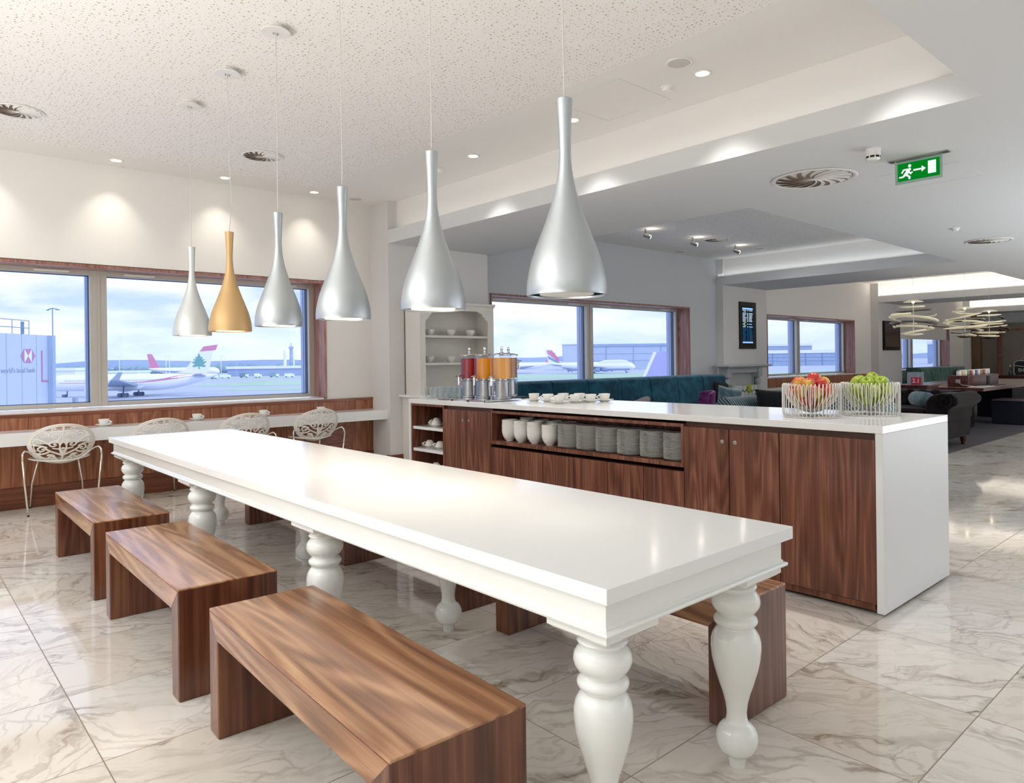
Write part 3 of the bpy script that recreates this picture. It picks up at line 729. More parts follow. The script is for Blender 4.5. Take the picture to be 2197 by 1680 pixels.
sp = [((3.645,4.135),8,'front stack nearest the left end of the niche'),((3.645,3.998),8,'second front stack of bowls from the left'),((3.645,3.850),8,'third front stack of bowls from the left'),((3.645,3.690),7,'front stack of bowls beside the plates'),
      ((3.79,4.085),9,'back row stack nearest the left'),((3.79,3.925),8,'back row stack second from the left'),((3.79,3.79),8,'back row stack third from the left'),((3.79,3.64),8,'back row stack nearest the plates')]
for (x,y),n,wd in sp:
    for k in range(n):
        o = BW if first else BW.copy()
        if not first: C.objects.link(o)
        first = False; o.location = (x+random.uniform(-.001,.001), y+random.uniform(-.001,.001), .6272+.0125*k)
        pos = n-k
        l = ('topmost white bowl, ' if pos == 1 else ('lowest white bowl, ' if k == 0 else 'white bowl '+ORD[pos]+' from top, '))+wd
        tag(o, l, 'bowl', 'bowls stacked in the counter niche')
# bowls on the white dresser
b = MB(); b.lathe([(r*1.0,z*.98) for r,z in bw_prof], (0,0,0), 32, caps=False); DB = b.build('dresser_bowl', M['china'], smooth=True, auto=50, recalc=False)
first = True
for x, z, l in [(4.89,1.563,'leftmost white bowl on the upper dresser shelf'),(5.205,1.563,'middle white bowl on the upper dresser shelf'),(5.51,1.563,'rightmost white bowl on the upper dresser shelf'),
                (4.88,1.239,'leftmost white bowl on the lower dresser shelf'),(5.20,1.239,'white bowl on the lower dresser shelf, nearer the juice dispenser')]:
    o = DB if first else DB.copy()
    if not first: C.objects.link(o)
    first = False; o.location = (x, 6.98, z); tag(o, l, 'bowl', 'bowls on the white dresser')
# glasses
gp = [(0,0),(.027,0),(.030,.004),(.034,.10),(.0325,.10),(.0285,.012),(0,.010)]
b = MB(); b.lathe(gp, (0,0,0), 20, caps=False); GL = b.build('tumbler', M['tumbler'], smooth=True, auto=50, recalc=False)
first = True
for j in range(3):
    for i in range(8):
        x, y = 3.725+.0715*i, 5.345-.073*j
        o = GL if first else GL.copy()
        if not first: C.objects.link(o)
        first = False; o.location = (x, y, CZ)
        tag(o, 'clear tumbler, %s, %s in from the counter front edge' % (['row furthest along the counter','middle row of the block','row nearest the juice dispenser'][j], ORD[i+1]), 'glass', 'clear tumblers in a block on the counter')
# ================================================================== juice dispenser
jd = empty('juice_dispenser', (3.85,4.67,CZ), 'chrome juice dispenser with red, amber and orange juice columns on counter', 'juice dispenser')
b = MB()
b.box(3.62,4.02,4.40,5.05,CZ+.004,CZ+.016)
b.build('tray', M['chrome'], jd, bevel=.004)
for yy in (4.40,4.62,4.84):
    b = MB(); b.box(3.60,3.625,yy,yy+.185,CZ,CZ+.016); b.cyl((3.612,yy,CZ+.008),(3.612,yy+.004,CZ+.008),.010,10); b.build('drip_rail', M['chrome'], jd, bevel=.002)
LZ0, LZ1 = CZ+.185, CZ+.372
def jmat(n, c1, c2):
    t = NT(n); lw = t.n('ShaderNodeLayerWeight', {'Blend': .4}).outputs['Facing']
    return t.done(t.bsdf(color=t.mix(lw, lin(c1), lin(c2)), rough=.08, spec=.5, emis=lin(c1), estr=.12))
for (x, y, nm, c1, c2) in [(3.89,4.945,'red','#9c1324','#4a0710'),(3.89,4.73,'amber','#ef9413','#a84708'),(3.90,4.515,'orange','#e8a04a','#cf8430'),(4.17,4.735,'brown','#a8703a','#5f4024')]:
    cr = empty('juice_column', (x,y,CZ+.016)); cr.parent = jd; cr.location = (x-3.85,y-4.67,.016); cr['label'] = '%s juice column' % nm
    O = (x,y,0)
    def L(prof, name, mat, n=36, par=cr, **k):
        bb = MB(); bb.lathe(prof, O, n, caps=False); return bb.build(name, mat, par, smooth=True, auto=35, **k)
    R = .080
    L([(0,LZ0),(R-.006,LZ0),(R-.006,LZ1-.012),(0,LZ1-.012)], 'juice', jmat('juice_'+nm, c1, c2))
    L([(R,CZ+.016),(R,LZ1+.01)], 'column_glass', M['acrylic'])
    L([(0,CZ+.016),(R-.003,CZ+.018),(R-.003,CZ+.030),(R-.022,CZ+.034),(R-.022,LZ0-.03),(R-.012,LZ0-.028),(R-.012,LZ0-.02),(R-.03,LZ0-.016),(R-.03,LZ0),(0,LZ0)], 'stand', M['steel'])
    L([(R-.03,LZ1+.01),(R+.004,LZ1+.01),(R+.005,LZ1+.016),(R+.002,LZ1+.020),(R-.02,LZ1+.026),(.02,LZ1+.030),(.012,LZ1+.034),(.008,LZ1+.045),(.011,LZ1+.05),(.012,LZ1+.078),(.007,LZ1+.085),(0,LZ1+.086)], 'lid', M['chrome'])
    sx = -1 if nm != 'brown' else 1
    b = MB(); zt = LZ0-.012 if sx < 0 else LZ1-.07
    b.cyl((x+sx*(R-.01),y,zt),(x+sx*(R+.045),y,zt),.010,12); b.cyl((x+sx*(R+.040),y,zt+.022),(x+sx*(R+.040),y,zt-.045),.011,12,.008)
    b.cyl((x+sx*(R+.040),y,zt+.02),(x+sx*(R+.038),y-.02,zt+.032),.006,8); b.cyl((x+sx*(R+.07),y,zt+.03),(x+sx*(R+.005),y,zt+.04),.006,8)
    b.sphere((x+sx*(R+.012),y,zt),.016,12,8)
    b.build('tap', M['chrome'], cr, smooth=True, auto=40)
b = MB(); b.box(4.05,4.33,4.60,4.87,CZ,CZ+.012); b.build('tray', M['black'], jd, bevel=.003)
# ================================================================== wire baskets with apples
def basket(cx, cy, label):
    r = empty('wire_basket', (cx,cy,CZ), label, 'basket', 'white wire fruit baskets')
    b = MB(); n = 46; w_ = .0028; Rb, H = .152, .185
    b.tube([(cx+.148*math.cos(2*PI*k/48),cy+.148*math.sin(2*PI*k/48),CZ+.004) for k in range(48)], w_, 6, closed=True)
    for k in range(n):
        a = 2*PI*k/n; ca, sa = math.cos(a), math.sin(a)
        a2 = a+PI/n; cb, sb = math.cos(a2), math.sin(a2)
        def P(rr, z, c=ca, s=sa): return (cx+rr*c, cy+rr*s, CZ+z)
        pts = [P(.015,.004),P(.07,.004),P(.135,.004),P(.148,.010),P(Rb,.022),P(Rb+.001,.10),P(Rb+.001,H-.02)]
        for t in range(1,6):
            q = PI*t/6; f = t/6
            c, s = math.cos(a+(a2-a)*f), math.sin(a+(a2-a)*f)
            pts.append(P(Rb+.001-.006*(1-math.cos(q))/1.0, H-.02+.020*math.sin(q), c, s))
        for t in range(0,11):
            q = t/10; ang = q*PI/2*.96
            pts.append(P(.138*math.cos(ang), H-.03-.128*math.sin(ang)**1.05, cb, sb))
        b.tube(pts, w_, 5)
    b.tube([(cx+.012*math.cos(2*PI*k/12),cy+.012*math.sin(2*PI*k/12),CZ+.026) for k in range(12)], w_, 6, closed=True)
    b.build('wires', M['white_metal'], r, smooth=True)
    b = MB(); b.lathe([(0,.0045),(.016,.0045),(.018,.002)], (cx,cy,CZ), 20, caps=False); b.build('base_boss', M['steel'], r)
def apple_mat(n, a, b_, c, scale=9):
    t = NT(n); tc = t.n('ShaderNodeTexCoord').outputs['Object']; rnd = t.n('ShaderNodeObjectInfo').outputs['Random']
    off = t.n('ShaderNodeCombineXYZ', {0: t.math('MULTIPLY', rnd, 9.), 1: t.math('MULTIPLY', rnd, 5.), 2: rnd}).outputs[0]
    sep = t.n('ShaderNodeSeparateXYZ', {0: tc})
    n1 = t.n('ShaderNodeTexNoise', {'Vector': t.vm('ADD', tc, off), 'Scale': 16.0, 'Detail': 3.0}).outputs[0]
    st = t.n('ShaderNodeTexNoise', {'Vector': t.vm('MULTIPLY', t.vm('ADD', tc, off), (160,160,14)), 'Scale': 1.0, 'Detail': 2.0}).outputs[0]
    v = t.math('ADD', t.math('MULTIPLY', n1, .8), t.math('MULTIPLY', st, .25))
    v = t.math('ADD', v, t.math('MULTIPLY', sep.outputs[0], 5.0*scale/9))
    v = t.math('ADD', v, t.math('MULTIPLY_ADD', rnd, .16, -.08))
    return t.done(t.bsdf(color=t.ramp(v, [(.32, lin(a)), (.55, lin(b_)), (.75, lin(c))]), rough=.25, spec=.5, coat=.3))
RED = apple_mat('apple_red_yellow', '#d9c24a', '#c9502c', '#b3202a'); GRN = apple_mat('apple_green', '#9db324', '#8aa41e', '#b9bf4c')
ap = [(0.0001,-.024),(.008,-.030),(.016,-.033),(.026,-.028),(.034,-.014),(.0375,.004),(.036,.018),(.030,.029),(.021,.034),(.012,.032),(.005,.025),(0.0001,.020)]
def make_apple(mat, name):
    b = MB(); b.lathe(ap, (0,0,0), 28, caps=False); a = b.build(name, mat, smooth=True, recalc=False)
    b = MB(); b.tube([(0,0,.020),(.001,0,.032),(.004,.001,.040)], [.0014,.0011,.0015], 6); b.build('stem', plain('apple_stem','#4b3518',.7), a, smooth=True)
    return a
layers = [(.052+.030-.0, [(0,0)]), (.092, [(.062*math.cos(a), .062*math.sin(a)) for a in (.2,1.8,3.2,4.8)]),
          (.140, [(.092*math.cos(a), .092*math.sin(a)) for a in (0.1,1.0,1.95,2.9,3.75,4.6,5.45)]+[(0,0)]), (.183, [(.070*math.cos(a), .070*math.sin(a)) for a in (-2.9,-1.75,-.75,.25,1.3,2.3)])]
top = [(.012,-.008,.226)]
words = {'hb': 'deep inside the basket at the bottom', 0:'low in the basket'}
dirs8 = ['towards the window','right rear','towards the far lounge','right front','towards the viewer','left front','towards the dispenser','left rear']
def heap(cx, cy, mat, name, colour, grp):
    first = make_apple(mat, name); n = 0; rnd = random.Random(hash(name) % 1000 if False else len(name))
    lname = ['at the very bottom of the basket','low in the basket','at rim level','piled above the rim','at the very top of the heap']
    seen = {}
    for li, (z, ps) in enumerate(layers+[(.207, [(top[0][0], top[0][1])])]):
        for (px, py) in ps:
            o = first if n == 0 else copy_tree(first); n += 1
            j = .003
            o.location = (cx+px+rnd.uniform(-j,j), cy+py+rnd.uniform(-j,j), CZ+z+rnd.uniform(-j,j)); o.rotation_euler = (rnd.uniform(-.7,.7), rnd.uniform(-.7,.7), rnd.uniform(0,6.28))
            s_ = rnd.uniform(.96,1.05); o.scale = (s_,s_,s_)
            # direction of the apple from the heap's middle, as seen in the photo
            rr = px*math.cos(th0)-py*math.sin(th0); ff = px*math.sin(th0)+py*math.cos(th0)
            d = 'in the middle' if math.hypot(px,py) < .02 else ['on the right','at the right rear','at the rear','at the left rear','on the left','at the left front','in front','at the right front'][int(((math.atan2(ff,rr)+2*PI)/(PI/4)+.5) % 8)]
            key = (li, d); seen[key] = seen.get(key, 0)+1
            extra = '' if seen[key] == 1 else (', a little further back' if seen[key] == 2 else ', tucked beside it')
            tag(o, '%s apple %s, %s%s' % (colour, lname[li], d, extra), 'apple', grp)
th0 = .7269
basket(3.885,1.845,'white wire basket heaped with red and yellow apples on the counter'); basket(4.200,1.655,'white wire basket heaped with green apples on the counter')
heap(3.885,1.845,RED,'red_apple','red and yellow','red apples in the left wire basket'); heap(4.200,1.655,GRN,'green_apple','green','green apples in the right wire basket')
# ================================================================== pierced shell chairs
def scroll_mask():
    """floral scroll pattern on the unit disc, as a distance-to-stroke field (left-right symmetric)"""
    strokes = []
    def spiral(cx, cy, r0, turns, a0, w, dirn=1, n=46):
        p = []
        for i in range(n):
            t = i/(n-1); a = a0+dirn*turns*2*PI*t; r = r0*(1-t)**.8+.012
            p.append((cx+r*math.cos(a), cy+r*math.sin(a), w*(1-.45*t)))
        strokes.append(p); q = p[-1]; strokes.append([(q[0],q[1],.034),(q[0]+.001,q[1],.034)])
    def curve(pts, w0, w1, n=30):
        P = [Vector((x,y,0)) for x,y in pts]; out = []
        for i in range(n):
            t = i/(n-1)
            Q = P[:]
            while len(Q) > 1: Q = [Q[k].lerp(Q[k+1], t) for k in range(len(Q)-1)]
            out.append((Q[0].x, Q[0].y, w0+(w1-w0)*t))
        strokes.append(out)
    curve([(0,-1),(0,-.55),(0,-.2)], .05, .02); curve([(0,.10),(0,.4),(0,.95)], .022, .05)
    curve([(0,-.62),(.10,-.40),(.16,-.10),(.02,.12)], .035, .03); curve([(0,-.62),(.02,-.4),(.05,-.3),(.10,-.18)], .03, .012)
    spiral(.27,-.02,.17,1.25,PI*1.02,.042,-1); curve([(0,.12),(.06,.02),(.12,-.06),(.12,.02)], .03, .03)
    curve([(0,-.62),(.2,-.45),(.42,-.40),(.52,-.16)], .04, .035); spiral(.60,-.26,.15,1.15,PI*.75,.038,-1)
    curve([(.42,-.40),(.58,-.56),(.72,-.50),(.86,-.42)], .04, .04); spiral(.36,-.70,.14,1.1,PI*.35,.036,1); curve([(.1,-.9),(.2,-.8),(.3,-.55),(.45,-.58)], .05, .03)
    curve([(.52,-.16),(.60,0),(.80,-.10),(.93,.05)], .035, .04); spiral(.70,.14,.14,1.2,-PI*.3,.036,1); curve([(.44,.02),(.50,.12),(.55,.22),(.72,.28)], .035, .03)
    spiral(.22,.38,.16,1.2,-PI*.6,.038,-1); curve([(0,.12),(.12,.22),(.30,.18),(.44,.02)], .032, .035); curve([(.05,.62),(.2,.7),(.4,.62),(.42,.38)], .036, .03)
    spiral(.52,.46,.13,1.15,PI*.9,.034,-1); curve([(.42,.62),(.56,.70),(.66,.66),(.80,.50)], .036, .032); spiral(.24,.76,.10,1.1,PI*1.2,.032,1); curve([(.72,.28),(.84,.30),(.9,.28),(.95,.22)], .03, .03)
    curve([(.0,-.2),(.06,-.26),(.2,-.28),(.30,-.2)], .03, .02); curve([(.62,-.72),(.66,-.6),(.7,-.5),(.66,-.42)], .03, .026); curve([(.78,-.34),(.86,-.2),(.84,-.1),(.80,-.02)], .03, .024)
    allp = []
    for s_ in strokes:
        for (x0,y0,w0),(x1,y1,w1) in zip(s_, s_[1:]): allp.append((x0,y0,x1,y1,(w0+w1)/2))
    return np.array(allp)
SEG = scroll_mask()
def field(x, y):
    x = np.abs(x); d = np.full(x.shape, 9.0)
    for x0,y0,x1,y1,w in SEG:
        dx, dy = x1-x0, y1-y0; L2 = dx*dx+dy*dy+1e-9
        t = np.clip(((x-x0)*dx+(y-y0)*dy)/L2, 0, 1)
        d = np.minimum(d, np.hypot(x-x0-t*dx, y-y0-t*dy)-w*.74)
    r = np.hypot(x, y)
    return np.minimum(d, .885-r)
def pierced(name, fn, parent, N=132):
    u = np.linspace(-1,1,N+1); X, Y = np.meshgrid((u[:-1]+u[1:])/2, (u[:-1]+u[1:])/2)
    D = field(X, Y); keep = (D < 0) & (np.hypot(X, Y) < 1.0)
    idx = {}; vs = []; fs = []
    def vid(i, j):
        k = (i, j)
        if k not in idx:
            a, c = u[j], u[i]; r = math.hypot(a, c)
            if r > 1: a /= r; c /= r
            idx[k] = len(vs); vs.append(fn(a, c))
        return idx[k]
    for i in range(N):
        for j in range(N):
            if keep[i, j]: fs.append((vid(i,j), vid(i,j+1), vid(i+1,j+1), vid(i+1,j)))
    b = MB(); b.add(vs, fs); o = b.build(name, M['chair_white'], parent, smooth=True, local=True, recalc=False)
    so = o.modifiers.new('Solidify', 'SOLIDIFY'); so.thickness = .006; so.offset = 0
    rim = MB()
    rim.tube([fn(math.cos(2*PI*k/72), math.sin(2*PI*k/72)) for k in range(72)], .0055, 8, closed=True)
    rim.build('rim', M['chair_white'], o, smooth=True, local=True)
    return o
M['chair_white'] = plain('white_shell_plastic', '#f0ece4', .3, spec=.5, var=.004)
def back_fn(a, c):
    x = .245*a*(1+.06*c); z = .595+.168*c
    y = -.055-.050*c+.115*a*a+(.10*c*c if c < 0 else .0)
    return (x, y, z)
def seat_fn(a, c):
    x = .225*a; y = .235+.215*c
    return (x, y, .425+.035*a*a+.02*(c*c if c < 0 else .2*c*c))
def make_chair():
    r = empty('pierced_chair', (0,0,0))
    pierced('backrest', back_fn, r); pierced('seat', seat_fn, r, 96)
    t = .0075
    # rod hoop that hugs the lower rim of the back
    hp = []
    for k in range(25):
        q = -1+2*k/24; aa = q*1.18
        a = math.sin(aa); c = -math.cos(aa)
        x, y, z = back_fn(a*1.03, c*1.03); hp.append((x, y-.008, z))
    L = [(-.285,-.035,.475),(-.283,-.020,.528),(-.268,.0,.548),(-.245,.022,.540)]; Rr = [(-x,y,z) for x,y,z in reversed(L)]
    b = MB(); b.tube(L+hp[1:-1]+Rr, t, 10); b.build('hoop', M['chair_rod'], r, smooth=True, local=True)
    for s in (-1, 1):
        b = MB(); b.tube([(s*.245,.020,0),(s*.268,-.01,.25),(s*.285,-.035,.476)], t, 10); lg = b.build('leg', M['chair_rod'], r, smooth=True, local=True)
        b = MB(); b.cyl((s*.245,.020,0),(s*.246,.019,.012), .0085, 8); b.build('foot', M['black'], lg, local=True)
        b = MB(); b.tube([(s*.205,.450,0),(s*.19,.42,.22),(s*.150,.33,.425)], t, 10); lg = b.build('leg', M['chair_rod'], r, smooth=True, local=True)
        b = MB(); b.cyl((s*.205,.450,0),(s*.204,.449,.012), .0085, 8); b.build('foot', M['black'], lg, local=True)
    return r
M['chair_rod'] = plain('cream_chrome_rod', '#e6e2da', .16, metal=.7, var=.01)
ch0 = make_chair()
for k, (x, l) in enumerate([(1.13,'pierced white shell chair, leftmost, fully visible behind the furthest near bench'),(1.915,'pierced white shell chair mostly hidden behind the far table corner'),
                            (2.705,'pierced white shell chair second from the pier, cut by the table top'),(3.475,'pierced white shell chair nearest the white pier')]):
    o = ch0 if k == 0 else copy_tree(ch0)
    o.location = (x, 7.045, 0); o.rotation_euler = (0,0,-.06); tag(o, l, 'chair', 'pierced white chairs at the ledge desk')
# ================================================================== white dresser on the first pier
M['dresser'] = plain('dresser_paint', '#e3dfd7', .5, spec=.4, var=.004)
dr = empty('dresser', (5.2,6.98,0), 'tall white open dresser with scalloped arch and bowls behind the counter', 'dresser')
DX0, DX1, DY, DB_ = 4.643, 5.762, 6.84, 7.1445
b = MB(); b.box(4.60, 5.85, 6.72, DB_, 0, .835); b.build('base_cabinet', M['dresser'], dr, bevel=.004)
b = MB(); b.box(4.55, 5.90, 6.66, DB_, .838, .868); b.build('ledge', M['gloss'], dr, bevel=.004)
b = MB()
b.box(DX0, DX0+.018, DY, DB_, .868, 1.95); b.box(DX1-.018, DX1, DY, DB_, .868, 1.95); b.box(DX0, DX1, DB_-.015, DB_, .868, 1.95); b.box(DX0, DX1, DY, DB_, 1.93, 1.95)
b.build('carcass', M['dresser'], dr)
b = MB()
b.box(DX0, 4.722, DY-.018, DY, .868, 1.94); b.box(5.672, DX1, DY-.018, DY, .868, 1.94)
# arched head rail with scalloped corners
top_pts = [(4.722,1.94),(5.672,1.94),(5.672,1.73),(5.662,1.735),(5.655,1.755),(5.63,1.765),(5.62,1.795),(5.59,1.805),(5.575,1.84),(5.54,1.848),(5.50,1.865),
           (4.894,1.865),(4.854,1.848),(4.819,1.84),(4.804,1.805),(4.774,1.795),(4.764,1.765),(4.739,1.755),(4.732,1.735),(4.722,1.73)]
b.prism(top_pts, lambda u,v:(u,DY-.018,v), lambda u,v:(u,DY,v))
b.build('face_frame', M['dresser'], dr)
b = MB(); b.box(DX0-.03, DX1+.012, DY-.045, DB_, 1.933, 1.962); b.box(DX0-.02, DX1+.008, DY-.03, DB_, 1.918, 1.933); b.build('cornice', M['dresser'], dr, bevel=.004)
for z in (1.563, 1.239): b = MB(); b.box(DX0+.018, DX1-.018, DY+.0, DB_-.015, z-.027, z); b.build('shelf', M['dresser'], dr, bevel=.002)

# ================================================================== banquettes
def banquette(name, x0, x1, y0, y1, zt, mat, n, label, lean=.06, widths=None):
    r = empty(name, ((x0+x1)/2, y0, 0), label, 'sofa')
    b = MB(); b.box(x0, x1, y0-.55, y1, .0, .12); b.build('plinth', M['black'], r)
    b = MB(); b.box(x0, x1, y0-.58, y0+.05, .12, .45); b.build('seat', mat, r, bevel=.04, seg=4)
    w_ = (x1-x0)/n
    for k in range(n):
        a, c = x0+k*w_+.004, x0+(k+1)*w_-.004
        b = MB(); b.prism([(y0,.40),(y0+.02,.40),(y1,.40),(y1,zt-.02),(y1-.03,zt),(y0+lean+.05,zt),(y0+lean,zt-.03)], lambda u,v:(a,u,v), lambda u,v:(c,u,v))
        b.build('back_channel', mat, r, bevel=.028, seg=4)
    return r
M['teal'] = velvet('teal_velvet', '#0a3746', '#2a6a82', 4)
M['sage'] = velvet('sage_velvet', '#33524f', '#6f9488', 3)
banquette('teal_banquette', 6.30, 11.50, 7.0, 7.50, .955, M['teal'], 7, 'long channelled teal velvet banquette under the middle window')
banquette('green_banquette', 20.95, 24.6, 6.85, 7.30, .93, M['sage'], 5, 'sage green velvet banquette under the far window with the blind')
def cushion(name, c, w_, h, d, mat, rot, label):
    b = MB(); n = 12; vs = []; fs = []
    for s_ in (1,-1):
        for i in range(n+1):
            for j in range(n+1):
                u, v = -1+2*i/n, -1+2*j/n
                e_ = max(0,(1-u**4)*(1-v**4))**.55
                pinch = 1-.07*(1-abs(v)**2)*(abs(u)**3) ; pv = 1-.07*(1-abs(u)**2)*(abs(v)**3)
                vs.append((u*w_/2*pinch, s_*d/2*e_, v*h/2*pv))
    N1 = (n+1)**2
    for s_ in (0,1):
        for i in range(n):
            for j in range(n):
                q = [s_*N1+i*(n+1)+j, s_*N1+(i+1)*(n+1)+j, s_*N1+(i+1)*(n+1)+j+1, s_*N1+i*(n+1)+j+1]; fs.append(q if s_ else q[::-1])
    b.add(vs, fs); o = b.build(name, mat, smooth=True, local=True); o.location = c; o.rotation_euler = rot
    w = o.modifiers.new('Weld','WELD'); w.merge_threshold = .0005
    return tag(o, label, 'cushion')
cushion('cushion', (11.05,6.84,.63), .50, .44, .16, M['black_matte'], (-.3,.12,.1), 'black square cushion leaning at the right end of the teal banquette')
M['bluegrey'] = velvet('bluegrey_velvet', '#48606a', '#93a9ae', 5)
cushion('cushion', (9.25,5.62,.63), .40, .40, .14, M['bluegrey'], (-.15,.2,-.5), 'small blue grey cushion beside the purple chair')
# purple chair back and pale grey chair back seen above the counter
def shell_chair(name, x, y, rz, zt, mat, label, w_=.46):
    r = empty(name, (x,y,0), label, 'chair', rz=rz)
    b = MB(); vs = []; fs = []; n = 14; m_ = 8
    for j in range(m_+1):
        for i in range(n+1):
            a = -1.15+2.3*i/n; q = j/m_
            rr = w_/2*(1-.10*q*0+.05*math.sin(PI*q)); vs.append((rr*math.sin(a), -rr*math.cos(a)*.9-.05*q, .42+(zt-.42)*q-.04*abs(a)**3*q*.6))
    for j in range(m_):
        for i in range(n): k = j*(n+1)+i; fs.append((k,k+1,k+n+2,k+n+1))
    b.add(vs, fs); o = b.build('backrest', mat, r, smooth=True, local=True, recalc=False); s = o.modifiers.new('S','SOLIDIFY'); s.thickness = .045; s.offset = 0
    bv = o.modifiers.new('B','BEVEL'); bv.width = .018; bv.segments = 3; bv.limit_method = 'ANGLE'
    b = MB(); b.lathe([(0,.36),(w_*.42,.36),(w_*.47,.38),(w_*.47,.44),(w_*.42,.46),(0,.465)], (0,0,0), 28, caps=False); b.build('seat', mat, r, smooth=True, auto=50, local=True)
    for sx in (-1,1):
        for sy in (-1,1): b = MB(); b.tube([(sx*.14,sy*.14,.37),(sx*.20,sy*.20,0)], [.014,.009], 8); b.build('leg', M['black'], r, smooth=True, local=True)
    return r
shell_chair('purple_chair', 8.50,5.70,.9,.80, velvet('purple_velvet','#4f1142','#8c4f92',5), 'purple upholstered chair showing above the counter by the teal banquette', .46)
shell_chair('grey_chair', 6.02,4.95,.55,.845, plain('taupe_shell','#8f8a80',.55), 'taupe shell chair just showing above the counter beyond the cups', .48)
# striped tub sofa with black cushion
def roll_sofa(name, x, y, rz, w_, d, h, mat, label, armr=.10, cat='sofa'):
    r = empty(name, (x,y,0), label, cat, rz=rz)
    b = MB(); b.box(-w_/2, w_/2, 0, d, .12, .40); b.build('base', mat, r, bevel=.03, seg=3, local=True)
    b = MB(); b.box(-w_/2+.16, w_/2-.16, -.02, d-.2, .40, .50); b.build('seat_cushion', mat, r, bevel=.04, seg=4, local=True)
    for s in (-1,1):
        b = MB(); xx = s*(w_/2-.08); b.box(xx-.075, xx+.075, 0, d, .30, h-armr); b.cyl((xx+s*.02,-.01,h-armr),(xx+s*.02,d,h-armr),armr,24); b.build('arm', mat, r, smooth=True, auto=45, local=True)
    b = MB(); b.box(-w_/2+.05, w_/2-.05, d-.18, d, .30, h-.04); b.cyl((-w_/2+.05,d-.07,h-.05),(w_/2-.05,d-.07,h-.05),.10,24); b.build('backrest', mat, r, smooth=True, auto=45, local=True)
    for sx in (-1,1):
        for yy in (.06,d-.06): b = MB(); b.lathe([(0,0),(.018,0),(.028,.10),(.035,.12),(0,.12)], (sx*(w_/2-.08),yy,0), 14, caps=False); b.build('foot', M['walnut_dark'], r, local=True)
    return r
M['stripe'] = velvet('striped_velvet', '#2c4450', '#56707c', 6, (13.0, '#9fb0b0', 'DIAGONAL'))
roll_sofa('striped_sofa', 7.36,3.80,-PI/2,1.6,.85,.79, M['stripe'], 'blue grey and cream striped sofa with rolled arms behind the counter')
cushion('cushion', (7.93,4.12,.66), .62, .42, .16, M['black_matte'], (-.25,0.05,-.75), 'wide black cushion leaning on the striped sofa behind the red apples')
# ================================================================== dark chesterfield with bolster
M['choc'] = velvet('dark_brown_velvet', '#0b0809', '#2a2123', 5, sheen=.08)
cs = empty('chesterfield_sofa', (10.95,4.15,0), 'dark brown buttoned chesterfield sofa with scroll arms beyond the counter end', 'sofa')
X0,X1,Y0_,Y1_ = 10.42, 11.42, 3.14, 5.35
b = MB(); b.box(X0, X1, Y0_, Y1_, .13, .42); b.build('base', M['choc'], cs, bevel=.03, seg=3)
b = MB(); b.box(X0-.02, X1-.28, Y0_+.28, Y1_-.28, .40, .54); b.build('seat_cushion', M['choc'], cs, bevel=.05, seg=4)
b = MB(); b.prism([(X1-.28,.4),(X1-.30,.66),(X1-.26,.74),(X1-.10,.765),(X1+.10,.755),(X1+.19,.69),(X1+.17,.60),(X1+.06,.55),(X1-.0,.50),(X1,.40)], lambda u,v:(u,Y0_,v), lambda u,v:(u,Y1_,v)); b.build('backrest', M['choc'], cs, bevel=.04, seg=4)
for ya, sg_ in ((Y0_,-1),(Y1_,1)):
    b = MB(); c0 = ya-sg_*.26
    pr = [(c0,.38),(c0,.62),(ya-sg_*.20,.71),(ya-sg_*.08,.755),(ya+sg_*.05,.75),(ya+sg_*.13,.68),(ya+sg_*.12,.60),(ya+sg_*.03,.55),(ya+sg_*.006,.48),(ya+sg_*.006,.38)]
    b.prism(pr, lambda u,v:(X0,u,v), lambda u,v:(X1+.05,u,v)); b.build('arm', M['choc'], cs, bevel=.035, seg=4)
    b = MB(); yc = ya+sg_*.0
    sp_ = [(X0-.012, yc-sg_*.02+.085*(1-t*.8)*math.cos(PI*.5+t*9)*1.0, .645+.085*(1-t*.8)*math.sin(PI*.5+t*9)) for t in [i/30 for i in range(31)]]
    b.tube(sp_, .012, 8); b.build('scroll_piping', M['choc'], cs, smooth=True)
# deep buttoning on the inside of the back
b = MB(); bt = MB()
for i in range(10):
    for j in range(2):
        yy = Y0_+.36+i*.165+(.08 if j else 0); zz = .70-.12*j
        b.sphere((X1-.27,yy,zz), .085, 12, 8, (.55,1,.85)); bt.sphere((X1-.300,yy+.082,zz-.05), .012, 8, 6)
b.build('tufting', M['choc'], cs, smooth=True); bt.build('buttons', M['black'], cs, smooth=True)
b = MB()
for i in range(5):
    xx = X1-.05-.12*i; b.tube([(xx, Y0_-.10+.02*k*0, .0+.70) if k == 0 else (xx+.04*k/6, Y0_-.10+.30*k/6, .700+.06*math.sin(PI*k/6)+.035*k/6*0) for k in range(7)], .009, 6)
b.build('pleats', M['choc'], cs, smooth=True)
for xx in (X0+.08, X1-.10):
    for yy in (Y0_+.07, Y1_-.07): b = MB(); b.lathe([(0,0),(.024,0),(.03,.02),(.024,.03),(.032,.06),(.05,.12),(.05,.135),(0,.135)], (xx,yy,0), 16, caps=False); b.build('foot', M['walnut_dark'], cs, smooth=True, auto=40)
b = MB(); b.lathe([(0,-.20),(.08,-.20),(.10,-.18),(.105,0),(.10,.18),(.08,.20),(0,.20)], (0,0,0), 28, caps=False); b.xf(Matrix.Rotation(PI/2,4,'X'))
o = b.build('bolster', M['bluegrey'], smooth=True, local=True); o.location = (10.78,3.56,.65); o.rotation_euler = (0,0,-.85); tag(o, 'blue grey velvet bolster on the dark chesterfield beside the green apples', 'bolster')
